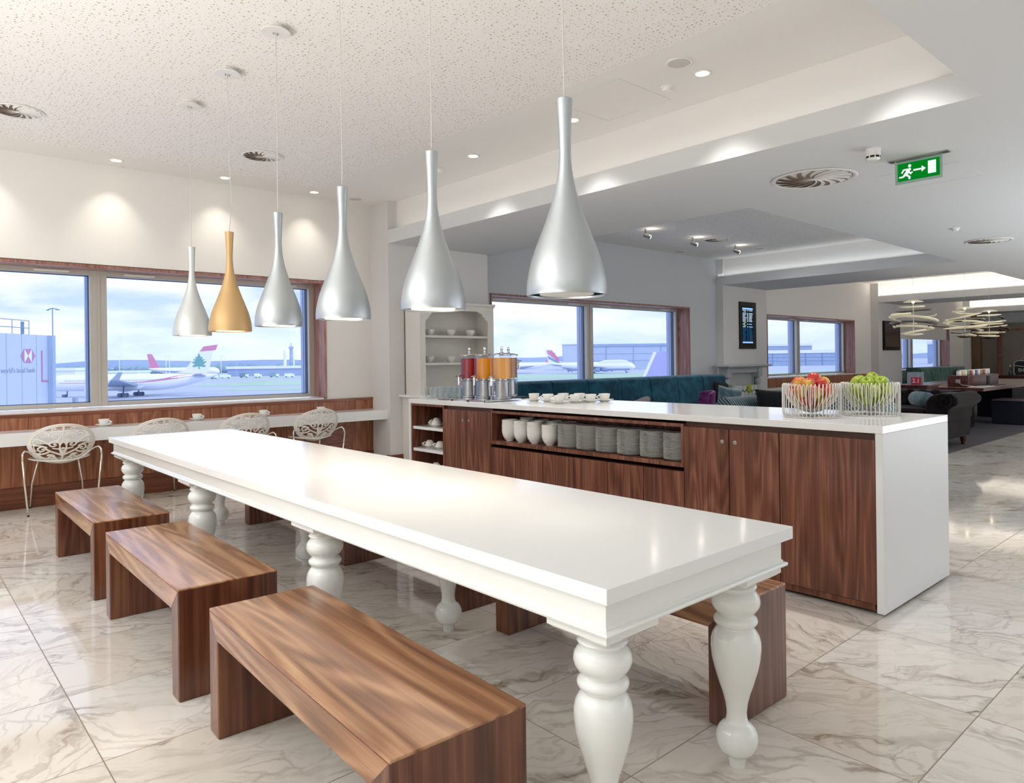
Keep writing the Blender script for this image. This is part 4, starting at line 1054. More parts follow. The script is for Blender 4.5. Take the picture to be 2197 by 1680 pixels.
# ================================================================== mantelpiece on the second pier
M['mantel'] = plain('mantel_paint', '#b9bdbd', .55, spec=.4, var=.006)
mt = empty('fireplace_mantel', (12.45,7.2,0), 'grey white mantelpiece with turned posts against the second pier', 'fireplace')
b = MB(); b.box(11.72, 13.27, 7.10, 7.40, 1.085, 1.125); b.box(11.78, 13.2, 7.16, 7.40, 1.06, 1.085); b.build('mantel_shelf', M['mantel'], mt, bevel=.008)
b = MB(); b.box(11.98, 13.0, 7.24, 7.40, .965, 1.06); b.build('lintel', M['mantel'], mt, bevel=.005)
b = MB(); b.box(11.98, 13.0, 7.37, 7.40, 0, .97); b.build('back_panel', M['mantel'], mt)
for xx in (11.91, 13.04):
    b = MB(); b.box(xx-.075, xx+.075, 7.22, 7.40, .88, 1.06); b.box(xx-.075, xx+.075, 7.22, 7.40, 0, .12); b.box(xx-.075,xx-.03,7.34,7.40,.12,.88); b.box(xx+.03,xx+.075,7.34,7.40,.12,.88); b.build('post_block', M['mantel'], mt, bevel=.004)
    b = MB(); b.lathe([(.05,.12),(.055,.15),(.03,.18),(.04,.30),(.055,.55),(.04,.66),(.03,.68),(.05,.70),(.035,.72),(.058,.76),(.066,.80),(.055,.84),(.035,.855),(.05,.87),(.05,.88)], (xx,7.28,0), 24); b.build('turned_post', M['mantel'], mt, smooth=True, auto=40)
M['logend'] = plain('white_log_paint', '#c9cbc6', .6, var=.05, scale=30)
rnd = random.Random(3); n_ = 0
rows = ['bottom row','second row','third row','fourth row','fifth row','top row']
for j in range(6):
    for i in range(7):
        xx = 12.06+.138*i+(.069 if j % 2 else 0); zz = .075+.118*j
        if xx > 12.97: continue
        rr = .056+rnd.uniform(-.004,.008); b = MB(); b.cyl((xx,7.20,zz),(xx,7.36,zz),rr,18)
        o = b.build('log', M['logend'], origin=(xx,7.28,zz), bevel=.004); tag(o, 'white painted log in the fireplace, %s, %s from the left' % (rows[j], ORD[i+1]), 'log', 'white logs stacked in the fireplace'); n_ += 1
b = MB(); b.prism([(0,.07),(.03,.10),(.07,.085),(.06,.03),(.075,-.03),(.03,-.04),(.02,-.09),(-.015,-.05),(-.06,-.06),(-.04,-.01),(-.075,.05),(-.03,.05)], lambda u,v:(12.53+u,7.165,.66+v), lambda u,v:(12.53+u,7.185,.66+v))
tag(b.build('fireplace_ornament', plain('lime_green','#a8b41a',.4), origin=(12.53,7.175,.66), bevel=.004), 'lime green leaf shaped ornament on the white logs', 'ornament')
# ================================================================== flight board and dark screen
fb = empty('departure_board', (12.86,7.42,1.9), 'tall black flight information screen recessed in the second pier', 'screen')
b = MB(); b.box(12.555, 13.17, 7.372, 7.397, 1.432, 2.362); b.build('bezel', M['black'], fb, bevel=.003)
b = MB(); b.box(12.625, 13.04, 7.368, 7.373, 1.53, 2.27); b.build('display', emit('display_navy','#0b2440',.6), fb)
b = MB(); b.box(12.64, 13.025, 7.364, 7.368, 2.21, 2.245); b.box(12.64, 13.025, 7.364, 7.368, 1.545, 1.575); b.build('header_bars', emit('display_bar','#9cd0ff',.9), fb)
rr_ = MB(); yl = MB(); dm = MB(); rnd = random.Random(5)
for k in range(23):
    z = 2.185-k*.0268; tgt = rr_ if k < 13 else dm
    if k in (1,9,11): yl.box(12.68, 12.68+.09, 7.364, 7.368, z, z+.010); continue
    for x0_, ww in ((12.645,.035),(12.69,rnd.uniform(.04,.09)),(12.81,.045),(12.89,rnd.uniform(.09,.13))): tgt.box(x0_, x0_+ww, 7.364, 7.368, z, z+.011)
rr_.build('flight_rows', emit('display_text','#e2f2ff',.9), fb); yl.build('flight_rows', emit('display_yellow','#d9e08a',.8), fb); dm.build('flight_rows', emit('display_dim','#3f6f98',.6), fb)
tv = empty('wall_screen', (20.05,7.3,1.8), 'black switched off screen on the pier behind the first spiral lamp', 'screen')
b = MB(); b.box(19.50, 20.58, 7.30, 7.343, 1.41, 2.18); b.build('bezel', M['black'], tv, bevel=.004)
b = MB(); b.box(19.56, 20.50, 7.295, 7.301, 1.50, 2.10); b.build('display', plain('dim_brown_screen','#3a2a22',.1,spec=.6), tv)
# ================================================================== spiral pendant lamps
M['lamp_pale'] = plain('pale_lacquer_blade', '#f3efd8', .25, metal=.2, var=.01, emis=lin('#fff1c8'), estr=.2)
M['lamp_mirror'] = plain('smoked_mirror', '#6b665e', .12, metal=.9, var=.01)
def spiral_lamp(x, y, label, seed, rot):
    r = empty('spiral_lamp', (x,y,1.58), label, 'pendant lamp', 'spiral blade lamps above the far table', rz=rot)
    rnd = random.Random(seed)
    b = MB(); b.tube([(0,0,.02),(0,0,.6)], .006, 8); b.build('stem', M['white_metal'], r, local=True)
    b = MB(); b.tube([(0,0,.6),(0,0,ZC-1.58)], .0025, 6); b.build('cord', M['cord'], r, local=True)
    b = MB(); b.lathe([(0,.60),(.06,.595),(.13,.572),(.15,.560),(.13,.562),(.05,.575),(0,.578)], (0,0,0), 32, caps=False); b.build('top_dish', M['lamp_pale'], r, smooth=True, local=True)
    b = MB(); b.lathe([(0,0),(.06,.004),(.12,.02),(.15,.035),(.12,.030),(.05,.018),(0,.016)], (0,0,0), 32, caps=False); b.build('bottom_dish', M['lamp_mirror'] if seed != 1 else M['lamp_pale'], r, smooth=True, local=True)
    b = MB(); b.sphere((0,0,.560),.022,14,8); b.build('bulb', M['glow_warm'], r, smooth=True, local=True)
    radii = [.19,.30,.355,.36,.33,.27,.21]; n = 40
    for k, R in enumerate(radii):
        z = .075+k*.070; a0 = rnd.uniform(0,6.28); tilt = rnd.uniform(.06,.20); td = rnd.uniform(0,6.28)
        vs = []; fs = []
        for i in range(n+1):
            t = i/n; a = a0+1.55*PI*t; wd = (.014+.085*math.sin(PI*t)**.8)*(R/.36)**.5
            for s_ in (0, 1):
                rr = R-wd*s_; zz = z+tilt*rr*math.cos(a-td)-.02*s_
                vs.append((rr*math.cos(a), rr*math.sin(a), zz))
        for i in range(n): fs.append((2*i,2*i+2,2*i+3,2*i+1))
        b = MB(); b.add(vs, fs); o = b.build('blade', M['lamp_pale'] if (k+seed) % 3 else M['lamp_mirror'], r, smooth=True, local=True, recalc=False); s = o.modifiers.new('S','SOLIDIFY'); s.thickness = .006
    return r
spiral_lamp(12.7,4.3,'spiral blade pendant lamp hanging in front of the dark wall screen',1,0)
spiral_lamp(15.35,4.3,'spiral blade pendant lamp, middle of the three above the far table',2,2.0)
spiral_lamp(16.9,4.3,'spiral blade pendant lamp, rightmost of the three at the far right',4,4.4)
# ================================================================== far communal table with box unit
M['redwood'] = wood('red_brown_veneer', 'x', '#2c120e', '#4e231b', '#6b3a2d', .25)
ft = empty('communal_table', (15.5,4.1,0), 'long red brown communal table on dark pedestals in the far lounge', 'table')
b = MB(); b.box(12.75, 18.2, 3.33, 4.95, .685, .735); b.build('tabletop', M['redwood'], ft, bevel=.003)
for xa in (13.3, 16.6): b = MB(); b.box(xa, xa+.9, 3.85, 4.45, .006, .685); b.build('pedestal', M['black'], ft, bevel=.004)
bx = empty('condiment_unit', (14.3,3.95,.735), 'dark veneered box unit with sockets standing on the far communal table', 'box unit')
b = MB(); b.box(13.40, 15.15, 3.72, 4.02, .736, .91); b.build('body', M['redwood'], bx, bevel=.004)
b = MB(); b.box(13.392, 13.40, 3.83, 3.90, .79, .85); b.build('socket', M['steel'], bx, bevel=.002)
cols = ['#e9e4d8','#d8b98a','#e8e6df','#7f9a5a','#9c3a30','#efe9dd','#6b4f8c','#e6e2da','#8a8f58','#a33b3b','#e9ddc8','#c9cfd6']
names = ['white','honey brown','cream','green','red','ivory','purple','pale','olive','crimson','buff','silver grey']
jp = [(0,0),(.036,0),(.038,.004),(.038,.07),(.032,.078),(.032,.082),(0,.082)]
for k in range(12):
    x = 13.47+k*.145; b = MB(); b.lathe(jp, (x,3.87,.910), 20, caps=False); o = b.build('jar', plain('jar_'+names[k].replace(' ','_'), cols[k], .3, var=.12, scale=30), origin=(x,3.87,.91), smooth=True, auto=40)
    tag(o, '%s condiment jar on the box unit, %s from its near end' % (names[k], ORD[k+1]), 'jar', 'condiment jars on the box unit')
    b = MB(); b.lathe([(0,.0805),(.035,.0805),(.036,.083),(.036,.092),(.034,.094),(0,.094)], (x,3.87,.910), 20, caps=False); b.build('lid', M['white_plastic'] if k % 3 else M['steel'], o, smooth=True, auto=40)
dk = empty('tablet_stand', (14.0,3.58,.735), 'dark tablet stand in front of the box unit on the far table', 'tablet stand')
b = MB(); b.box(13.95,14.10,3.585,3.60,.745,.90); b.build('screen', M['black'], dk, bevel=.003); b = MB(); b.box(13.92,14.5,3.45,3.62,.736,.745); b.build('base', M['black'], dk, bevel=.002)
b = MB(); b.tube([(13.39,3.865,.80),(13.2,3.75,.765),(13.3,3.6,.742),(13.8,3.52,.742)], .005, 6); tag(b.build('power_cord', M['cord'], origin=(13.4,3.7,.74), smooth=True), 'white power lead from the box unit socket across the far table', 'cable')
b = MB(); b.box(13.0,13.7,3.40,3.62,.736,.742); b.box(13.05,13.68,3.42,3.60,.742,.746); tag(b.build('magazine', M['china'], origin=(13.35,3.5,.736), bevel=.001), 'open magazine lying on the near end of the far table', 'magazine')
sb = empty('cube_stool', (15.35,3.55,0), 'dark navy cube stool with a pale seat edge under the far table', 'stool')
b = MB(); b.box(15.0,15.7,3.30,3.80,.006,.42); b.build('body', plain('navy_fabric','#0a0f24',.8), sb, bevel=.02); b = MB(); b.box(15.0,15.7,3.30,3.80,.425,.445); b.build('seat', plain('mauve_top','#77656b',.6), sb, bevel=.008)
for (x,y,l,c) in [(17.75,3.15,'pale blue tub chair at the far table, nearer one','#9fc3e6'),(18.6,2.95,'pale blue tub chair at the far table beside the lit niche','#9fc3e6')]:
    shell_chair('tub_chair', x, y, -.4, .88, plain('pale_blue_shell',c,.45), l, .5)
shell_chair('brown_chair', 16.2, 2.85, .2, .80, plain('dark_brown_shell','#33221d',.4), 'dark brown chair tucked at the near side of the far communal table', .55)
# leaflet holder on dark pedestal
pd = empty('side_pedestal', (10.9,4.95,0), 'dark veneered side pedestal behind the green apples', 'pedestal')
pdx, pdy = 12.2, 4.1
bpy.data.objects['side_pedestal'].location = (pdx,pdy,0)
PDO = bpy.data.objects['side_pedestal']
b = MB(); b.box(pdx-.28,pdx+.22,pdy-.25,pdy+.25,.006,.78); b.build('body', M['redwood'], PDO, bevel=.004)
b = MB(); b.box(pdx-.30,pdx+.24,pdy-.27,pdy+.27,.78,.80); b.build('top', M['redwood'], PDO, bevel=.002)
lh = empty('leaflet_stand', (pdx-.22,pdy+.02,.80), 'acrylic leaflet stand with a red 2.1 card on the dark pedestal', 'leaflet stand')
b = MB(); b.box(pdx-.30,pdx-.285,pdy-.20,pdy+.03,.80,1.0); b.build('leaflet', plain('printed_leaflet','#8d96a0',.5,var=.3,scale=40), lh)
b = MB(); b.box(pdx-.31,pdx-.302,pdy-.17,pdy-.03,.81,.92); rc = b.build('red_card', plain('red_card','#b01f3a',.5), lh)
t = text_obj('lettering', '2.1', .09, M['white_plastic'], rc, Vector((pdx-.313,pdy-.10,.865))-Vector(lh.location), (PI/2,0,-PI/2))
# far end: stone wall panel, walnut edges, lit niche, sign shaped airline bag, bottle
M['stone'] = plain('travertine', '#8c8277', .4, var=.14, scale=2)
b = MB(); b.box(27.90, 27.98, 5.9, 8.0, .0, 2.3); struct('trim_5', b, M['stone'])
M['stone_lit'] = plain('travertine_lit', '#bfb09c', .4, var=.08, scale=2)  # paler copy of the stone, niche lighting put into its colour
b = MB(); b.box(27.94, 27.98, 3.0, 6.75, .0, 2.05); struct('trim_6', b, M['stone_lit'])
b = MB(); b.box(27.86, 27.98, 6.75, 6.83, .0, 2.10); b.box(27.86, 27.98, 3.0, 6.8, 2.05, 2.12); struct('trim_7', b, M['wains'])
b = MB(); b.box(26.85, 27.1, 7.10, 7.34, 0, 2.6); struct('trim_8', b, plain('bronze_column','#6d5236',.35,metal=.3))
bag = empty('airline_bag', (27.86,6.28,.75), 'dark airline flight bag with white piping hung on the lit far wall', 'bag')
def rrect(w_,h,r_,n=6):
    p = []
    for cx_,cy_,a0 in ((w_/2-r_,h/2-r_,0),(-w_/2+r_,h/2-r_,PI/2),(-w_/2+r_,-h/2+r_,PI),(w_/2-r_,-h/2+r_,1.5*PI)):
        for k in range(n+1): a = a0+PI/2*k/n; p.append((cx_+r_*math.cos(a), cy_+r_*math.sin(a)))
    return p
by, bz, bxx = 6.0, .80, 27.80
b = MB(); b.prism(rrect(.78,.50,.12), lambda u,v:(bxx,by+u,bz+v), lambda u,v:(bxx+.14,by+u,bz+v)); bb = b.build('body', plain('bag_vinyl','#15171c',.4), bag, bevel=.01)
b = MB(); b.tube([(bxx-.004,by+u,bz+v) for u,v in rrect(.78,.50,.12)], .012, 6, closed=True); b.tube([(bxx-.005,by-.38+.76*k/10,bz+.10-.04*math.sin(PI*k/10)) for k in range(11)], .011, 6); b.build('piping', M['white_plastic'], bag, smooth=True)
b = MB(); b.tube([(bxx+.07,by-.25,bz+.24),(bxx+.10,by,bz+.52),(bxx+.07,by+.25,bz+.24)], .010, 6); b.build('strap', M['white_plastic'], bag, smooth=True)
text_obj('lettering', 'BOAC', .17, M['white_plastic'], bb, Vector((bxx-.012,by,bz-.06))-Vector(bag.location), (PI/2,0,-PI/2), scale=(1.2,1,1))
bo = empty('champagne_bottle', (25.9,6.05,.55), 'dark champagne bottle with gold neck foil on the far shelf', 'bottle')
b = MB(); b.lathe([(0,0),(.045,0),(.046,.02),(.046,.17),(.035,.22),(.018,.26),(.016,.30),(0,.30)], (25.9,6.05,.62), 20, caps=False); b.build('glass', plain('bottle_glass','#0d160f',.1,spec=.6), bo, smooth=True, auto=50)
b = MB(); b.lathe([(.0365,.215),(.0195,.255),(.018,.30),(.019,.315),(0,.318)], (25.9,6.05,.62), 20, caps=False); b.build('neck_foil', plain('foil','#c9b465',.3,metal=.6), bo, smooth=True, auto=50)
b = MB(); b.box(25.6,26.5,5.5,6.3,.006,.58); b.box(25.55,26.55,5.45,6.35,.58,.62); tag(b.build('sideboard', M['redwood'], origin=(26,5.9,0), bevel=.004), 'dark sideboard under the champagne bottle by the end wall', 'sideboard')
# sage cushion
cushion('cushion', (23.6,6.75,.62), .5, .42, .16, M['sage'], (-.3,.1,.1), 'sage green cushion at the middle of the far green banquette')
# ================================================================== small fittings near the counter
for y in (1.55, 2.4, 4.8): pass
# ================================================================== the airfield outside
TH = .7269; FV = Vector((math.sin(TH), math.cos(TH), 0)); RV = Vector((math.cos(TH), -math.sin(TH), 0)); ZG = -9.4
def W(s, d, z=ZG): return FV*d+RV*s+Vector((0,0,z))
def out_root(name, s, d, label, cat, rz=0, z=ZG, kind=None, group=None):
    return empty(name, W(s,d,z), label, cat, group, kind, rz=-TH+rz)
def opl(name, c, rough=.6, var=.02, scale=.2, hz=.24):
    a = lin(c); h_ = lin('#cfe0fa'); return plain(name, tuple(a[i]*(1-hz)+h_[i]*hz for i in range(3))+(1,), rough, var=var, scale=scale, spec=.2)  # blends pale blue air haze into each outdoor colour
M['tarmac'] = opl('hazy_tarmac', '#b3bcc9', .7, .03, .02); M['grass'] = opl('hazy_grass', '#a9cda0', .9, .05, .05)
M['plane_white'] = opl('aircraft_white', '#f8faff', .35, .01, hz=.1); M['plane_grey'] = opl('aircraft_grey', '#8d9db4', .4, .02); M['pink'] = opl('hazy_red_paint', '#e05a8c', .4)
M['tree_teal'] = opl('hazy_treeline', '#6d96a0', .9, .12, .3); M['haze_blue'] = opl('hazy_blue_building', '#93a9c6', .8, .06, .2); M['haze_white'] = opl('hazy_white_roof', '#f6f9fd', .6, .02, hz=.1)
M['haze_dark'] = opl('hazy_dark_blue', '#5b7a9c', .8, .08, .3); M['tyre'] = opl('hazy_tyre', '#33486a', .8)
root = lambda nm: empty(nm, (0,0,0), kind='structure')
def oquad(mb, s0, s1, d0, d1, z): mb.quad(W(s0,d0,z), W(s1,d0,z), W(s1,d1,z), W(s0,d1,z))
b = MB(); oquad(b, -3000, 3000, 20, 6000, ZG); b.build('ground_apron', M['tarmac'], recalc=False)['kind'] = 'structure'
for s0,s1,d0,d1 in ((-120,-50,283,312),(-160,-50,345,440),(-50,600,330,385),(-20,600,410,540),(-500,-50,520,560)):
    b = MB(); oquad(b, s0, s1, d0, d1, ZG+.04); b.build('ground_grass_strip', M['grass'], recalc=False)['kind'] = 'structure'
# hills on the horizon
b = MB(); vs = []; n = 90; rnd = random.Random(2)
hgt = [18+7*math.sin(i*.31)+5*math.sin(i*.83+1)+rnd.uniform(-1,1) for i in range(n+1)]
for i in range(n+1):
    s_ = -4200+9200*i/n; vs += [W(s_,3200,ZG), W(s_,3200,ZG+hgt[i]+8)]
b.add(vs, [(2*i,2*i+2,2*i+3,2*i+1) for i in range(n)]); b.build('hills_distant', opl('hazy_hills','#a3b6d2',.9), recalc=False)['kind'] = 'structure'
# tree line
b = MB(); rnd = random.Random(4)
for k in range(260):
    s_ = rnd.uniform(-900,-150); d = rnd.uniform(880,1000); h = rnd.uniform(5,11)
    c = W(s_,d,ZG+h*.5); b.sphere(c, h*.6, 7, 5, (1.6,1.6,1))
tag(b.build('treeline', M['tree_teal'], smooth=True, origin=tuple(W(-300,930,ZG))), 'bluish belt of trees along the far side of the airfield', 'trees', kind='stuff')
def shed(s, d, w_, h, dp, mat, label, roof=None, roofm=None, name='hangar', bays=0, frame=None):
    r = out_root(name, s, d, label, 'building')
    b = MB(); b.box(-w_/2,w_/2,0,dp,0,h); b.build('wall', mat, r, local=True)
    if roof: b = MB(); b.box(-w_/2-1,w_/2+1,-1,dp,h,h+roof); b.build('roof', roofm or M['haze_white'], r, local=True)
    if bays:
        b = MB()
        for k in range(bays+1): xx = -w_/2+w_*k/bays; b.box(xx-.35,xx+.35,-.4,0,0,h)
        for zz in (h*.38, h*.68): b.box(-w_/2,w_/2,-.3,0,zz-.15,zz+.15)
        b.build('door_frame', frame or M['haze_blue'], r, local=True)
    return r
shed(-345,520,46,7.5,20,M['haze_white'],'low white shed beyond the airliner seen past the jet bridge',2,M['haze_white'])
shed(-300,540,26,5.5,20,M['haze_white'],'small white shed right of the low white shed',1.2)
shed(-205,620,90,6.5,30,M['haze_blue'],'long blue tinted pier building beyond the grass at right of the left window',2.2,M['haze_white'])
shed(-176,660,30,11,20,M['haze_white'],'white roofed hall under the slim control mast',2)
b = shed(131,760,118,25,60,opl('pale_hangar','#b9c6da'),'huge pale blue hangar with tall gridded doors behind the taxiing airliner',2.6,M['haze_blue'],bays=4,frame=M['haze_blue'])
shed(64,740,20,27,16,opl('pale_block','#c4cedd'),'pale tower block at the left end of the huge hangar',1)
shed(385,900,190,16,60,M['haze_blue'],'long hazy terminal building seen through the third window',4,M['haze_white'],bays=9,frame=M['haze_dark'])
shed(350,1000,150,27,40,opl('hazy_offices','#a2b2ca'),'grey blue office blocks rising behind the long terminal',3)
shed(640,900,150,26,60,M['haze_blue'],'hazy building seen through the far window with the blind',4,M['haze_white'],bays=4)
tw = out_root('control_mast', -205, 656, 'slim pale mast rising above the far buildings', 'mast')
b = MB(); b.lathe([(0,0),(2.0,0),(1.6,18),(1.4,24),(2.4,25),(2.0,26.5),(.4,27),(.3,30),(0,30)], (0,0,0), 14, caps=False); b.build('shaft', M['haze_blue'], tw, smooth=True, local=True)
for k, s_ in enumerate((-225,-217,-196,-189)):
    r = out_root('chimney', s_, 700, ['leftmost','second','third','rightmost'][k]+' of four pale flues near the slim mast', 'chimney', group='pale flues near the mast')
    b = MB(); b.lathe([(0,0),(1.6,0),(1.4,24),(0,24)], (0,0,0), 12, caps=False); b.build('flue', M['haze_white'], r, local=True)
for k, (s_, d) in enumerate(((-330,560),(-288,518),(-245,500),(-228,470),(-206,500))):
    r = out_root('light_pole', s_, d, ['light pole behind the airliner fuselage, leftmost','light pole behind the airliner fuselage by the dark truck','light pole just right of the cedar tail','light pole over the low roofs right of the cedar tail','light pole left of the slim mast'][k], 'light pole', group='apron light poles')
    b = MB(); b.tube([(0,0,0),(0,0,17)], .22, 6); b.box(-1.2,1.2,-.2,.2,16.5,17); b.build('pole', M['haze_white'], r, local=True)
# ---- aircraft (local x: nose 0 -> tail, y: away, z up)
def fuselage(b, L, R, zc, nose=6, tail=.42, up=1.0, n=26, droop=.3):
    secs = []
    for i in range(41):
        t = i/40; x = L*t
        if x < nose: q = x/nose; r = R*math.sqrt(max(0,1-(1-q)**2))**.9; zz = zc-droop*R*(1-q)**2
        elif t > 1-tail:
            q = (t-(1-tail))/tail; r = R*(1-q**1.8*.93); zz = zc+R*up*.82*q**1.7
        else: r = R; zz = zc
        secs.append((x, max(r,.02), zz))
    vs = []; fs = []
    for x,r,zz in secs:
        for k in range(n): a = 2*PI*k/n; vs.append((x, r*math.cos(a), zz+r*math.sin(a)))
    for i in range(len(secs)-1):
        for k in range(n): fs.append((i*n+k, i*n+(k+1)%n, (i+1)*n+(k+1)%n, (i+1)*n+k))
    fs.append(tuple(range(n))); fs.append(tuple((len(secs)-1)*n+k for k in range(n)))
    b.add(vs, fs); return secs
def surf(secs, x, a):
    for (x0,r0,z0),(x1,r1,z1) in zip(secs, secs[1:]):
        if x0 <= x <= x1: t = (x-x0)/(x1-x0+1e-9); r = r0+(r1-r0)*t; zz = z0+(z1-z0)*t; return (x, (r+.04)*math.cos(a), zz+(r+.04)*math.sin(a))
    return (x,0,0)
def stripe(b, secs, pts, n=40):
    """pts: (x, angle_low, angle_high) on the -y side"""
    vs = []
    for i in range(n+1):
        t = i/n*(len(pts)-1); k = min(int(t), len(pts)-2); q = t-k
        x, a, c = [pts[k][j]+(pts[k+1][j]-pts[k][j])*q for j in range(3)]
        vs += [surf(secs, x, PI-a), surf(secs, x, PI-c)]
    b.add(vs, [(2*i,2*i+2,2*i+3,2*i+1) for i in range(n)])
def wing(b, x0, c0, y0, x1, c1, y1, z0, z1, th=.35):
    for (dz) in (0,):
        v = [(x0,y0,z0),(x0+c0,y0,z0-.1),(x1+c1,y1,z1),(x1,y1,z1)]
        b.add([(p[0],p[1],p[2]+th*(1 if i < 2 else .3)) for i,p in enumerate(v)]+[(p[0],p[1],p[2]-th*(1 if i < 2 else .3)) for i,p in enumerate(v)],
              [(0,1,2,3),(7,6,5,4),(0,4,5,1),(1,5,6,2),(2,6,7,3),(3,7,4,0)])
def gear(b, x, y, r_=.7, n=2):
    for i in range(n):
        for s_ in (-1,1):
            q = MB(); q.lathe([(.15,-.25),(r_,-.25),(r_,.25),(.15,.25)], (0,0,0), 16); q.xf(Matrix.Translation((x+i*1.7-.85,y+s_*.7,r_)) @ Matrix.Rotation(PI/2,4,'X')); b.add(q.v,q.f)
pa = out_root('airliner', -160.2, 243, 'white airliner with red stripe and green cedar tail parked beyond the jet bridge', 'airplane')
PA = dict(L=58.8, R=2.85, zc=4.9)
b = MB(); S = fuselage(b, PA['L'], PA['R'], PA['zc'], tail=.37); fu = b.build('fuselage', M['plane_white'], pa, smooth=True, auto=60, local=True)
b = MB(); stripe(b, S, [(6,-.02,.03),(26,-.06,0.0),(34,.0,.08),(42,.16,.44),(48,.38,.95),(53,.60,1.35),(55.5,.7,1.5)]); b.build('stripe', M['pink'], fu, local=True, recalc=False)
b = MB()
for k in range(62):
    x = 8+k*.62
    if 21 < x < 23: continue
    p = [surf(S, x, PI-.22), surf(S, x+.25, PI-.22), surf(S, x+.25, PI-.32), surf(S, x, PI-.32)]; b.quad(*p)
b.build('cabin_windows', M['haze_dark'], fu, local=True, recalc=False)
fin = [(44.5,8.0),(47.5,8.6),(53.6,16.6),(57.6,16.9),(55.8,8.4),(55.0,7.6)]
b = MB(); b.prism(fin, lambda u,v:(u,-.22,v), lambda u,v:(u,.22,v)); fn = b.build('tail_fin', M['plane_white'], pa, local=True)
b = MB(); b.prism([(52.9,15.2),(54.2,16.9),(58.9,17.5),(58.2,15.6),(55.5,15.4)], lambda u,v:(u,-.26,v), lambda u,v:(u,.26,v)); b.build('fin_tip', M['pink'], fn, local=True)
ced = opl('hazy_cedar_green', '#1f9a86', .6)
tree = [(-.25,0),(.25,0),(.2,1.0),(2.3,.7),(2.9,1.2),(1.6,1.7),(2.6,2.2),(3.2,2.9),(1.5,2.7),(2.4,3.6),(1.2,3.5),(1.5,4.5),(.7,4.4),(0,5.9),(-.7,4.4),(-1.5,4.6),(-1.1,3.5),(-2.4,3.8),(-1.5,2.8),(-3.1,2.7),(-2.4,2.1),(-1.6,1.8),(-2.9,1.1),(-2.2,.7),(-.2,1.0)]
b = MB(); b.prism([(52.6+u*.82, 9.2+v*.92) for u,v in tree], lambda u,v:(u,-.24,v), lambda u,v:(u,-.30,v)); b.build('cedar_emblem', ced, fn, local=True)
b = MB(); wing(b, 22,10.5,-2.2, 38.5,2.4,-29, 4.0,6.3,.5); b.build('wing', M['plane_grey'], pa, local=True)
b = MB(); wing(b, 22,10.5,2.2, 38.5,2.4,29, 4.0,6.3,.5); b.build('wing', M['plane_grey'], pa, local=True)
for s_ in (-1,1):
    b = MB(); b.prism([(38.6,6.2),(41.0,6.2),(42.2,8.6),(41.0,8.7)], lambda u,v:(u,s_*29,v), lambda u,v:(u,s_*29.2,v)); b.build('winglet', M['plane_grey'], pa, local=True)
    b = MB(); wing(b, 50.5,4.6,s_*.8, 55.5,1.8,s_*9.5, 6.9,7.6,.25); b.build('tailplane', M['plane_grey'], pa, local=True)
    b = MB(); q = MB(); q.lathe([(.2,0),(1.35,0),(1.5,.8),(1.5,2.6),(1.1,4.6),(.6,5.4),(0,5.8)], (0,0,0), 22, caps=False); q.xf(Matrix.Translation((19.5,s_*9.5,2.7)) @ Matrix.Rotation(PI/2,4,'Y')); b.add(q.v,q.f); b.build('engine', M['plane_white'], pa, smooth=True, auto=50, local=True)
    b = MB(); gear(b, 29, s_*5.0); b.tube([(29,s_*5,1),(29,s_*4.5,4)], .25, 8); b.build('landing_gear', M['tyre'], pa, local=True)
b = MB(); gear(b, 7, 0, .5, 1); b.tube([(7,0,.6),(7,0,3)], .2, 8); b.build('landing_gear', M['tyre'], pa, local=True)
b = MB(); b.prism([(22,2.6),(33,2.6),(36,3.6),(33,4.4),(21,4.4),(19,3.4)], lambda u,v:(u,-2.6,v), lambda u,v:(u,2.6,v)); b.build('belly_fairing', M['plane_white'], pa, local=True, bevel=.3)
# smaller red tailed jet behind
pb = out_root('airliner', -262, 610, 'distant jet with a red swept tail beyond the cedar tailed airliner', 'airplane', z=ZG)
b = MB(); S = fuselage(b, 60, 3, 5.5); b.build('fuselage', M['plane_white'], pb, smooth=True, local=True)
pb.rotation_euler = (0,0,-TH+PI); pb.location = W(-244,590)
b = MB(); b.prism([(47,7.5),(50,8),(57,20),(61,20),(58,8)], lambda u,v:(u,-.25,v), lambda u,v:(u,.25,v)); b.build('tail_fin', M['pink'], pb, local=True)
b = MB(); wing(b, 22,10,-2.2, 38,2.4,-29, 4.5,6.3,.5); wing(b, 22,10,2.2, 38,2.4,29, 4.5,6.3,.5); b.build('wings', M['plane_grey'], pb, local=True)
# jumbo taxiing, nose right, through the second window
pc = out_root('airliner', 98, 560, 'white taxiing jumbo jet with red and blue tail in front of the hangar', 'airplane', rz=PI)
b = MB(); S = fuselage(b, 70, 3.3, 5.6, nose=8); fu = b.build('fuselage', M['plane_white'], pc, smooth=True, local=True)
b = MB(); b.prism([(4,7.4),(7,9.8),(12,10.6),(24,10.4),(30,8.6),(28,6),(6,6)], lambda u,v:(u,-2.6,v), lambda u,v:(u,2.6,v)); b.build('upper_deck', M['plane_white'], fu, bevel=.8, seg=3, local=True)
nav = opl('hazy_navy_belly','#7488b8')
b = MB(); b.prism([(5,2.2),(50,2.2),(58,4.0),(50,3.6),(5,3.6)], lambda u,v:(u,-3.05,v), lambda u,v:(u,3.05,v)); b.build('belly', nav, fu, bevel=.6, seg=3, local=True)
b = MB(); b.prism([(54,8),(58,8.6),(67,19.5),(72,19.5),(69,8.5),(66,7)], lambda u,v:(u,-.3,v), lambda u,v:(u,.3,v)); fn = b.build('tail_fin', M['plane_white'], pc, local=True)
b = MB()
for s_ in (-.34,.34):
    b.prism([(59.2,10.0),(66.4,18.6),(70.4,18.6),(69.8,16),(62,10.2)], lambda u,v:(u,s_,v), lambda u,v:(u,s_*1.2,v))
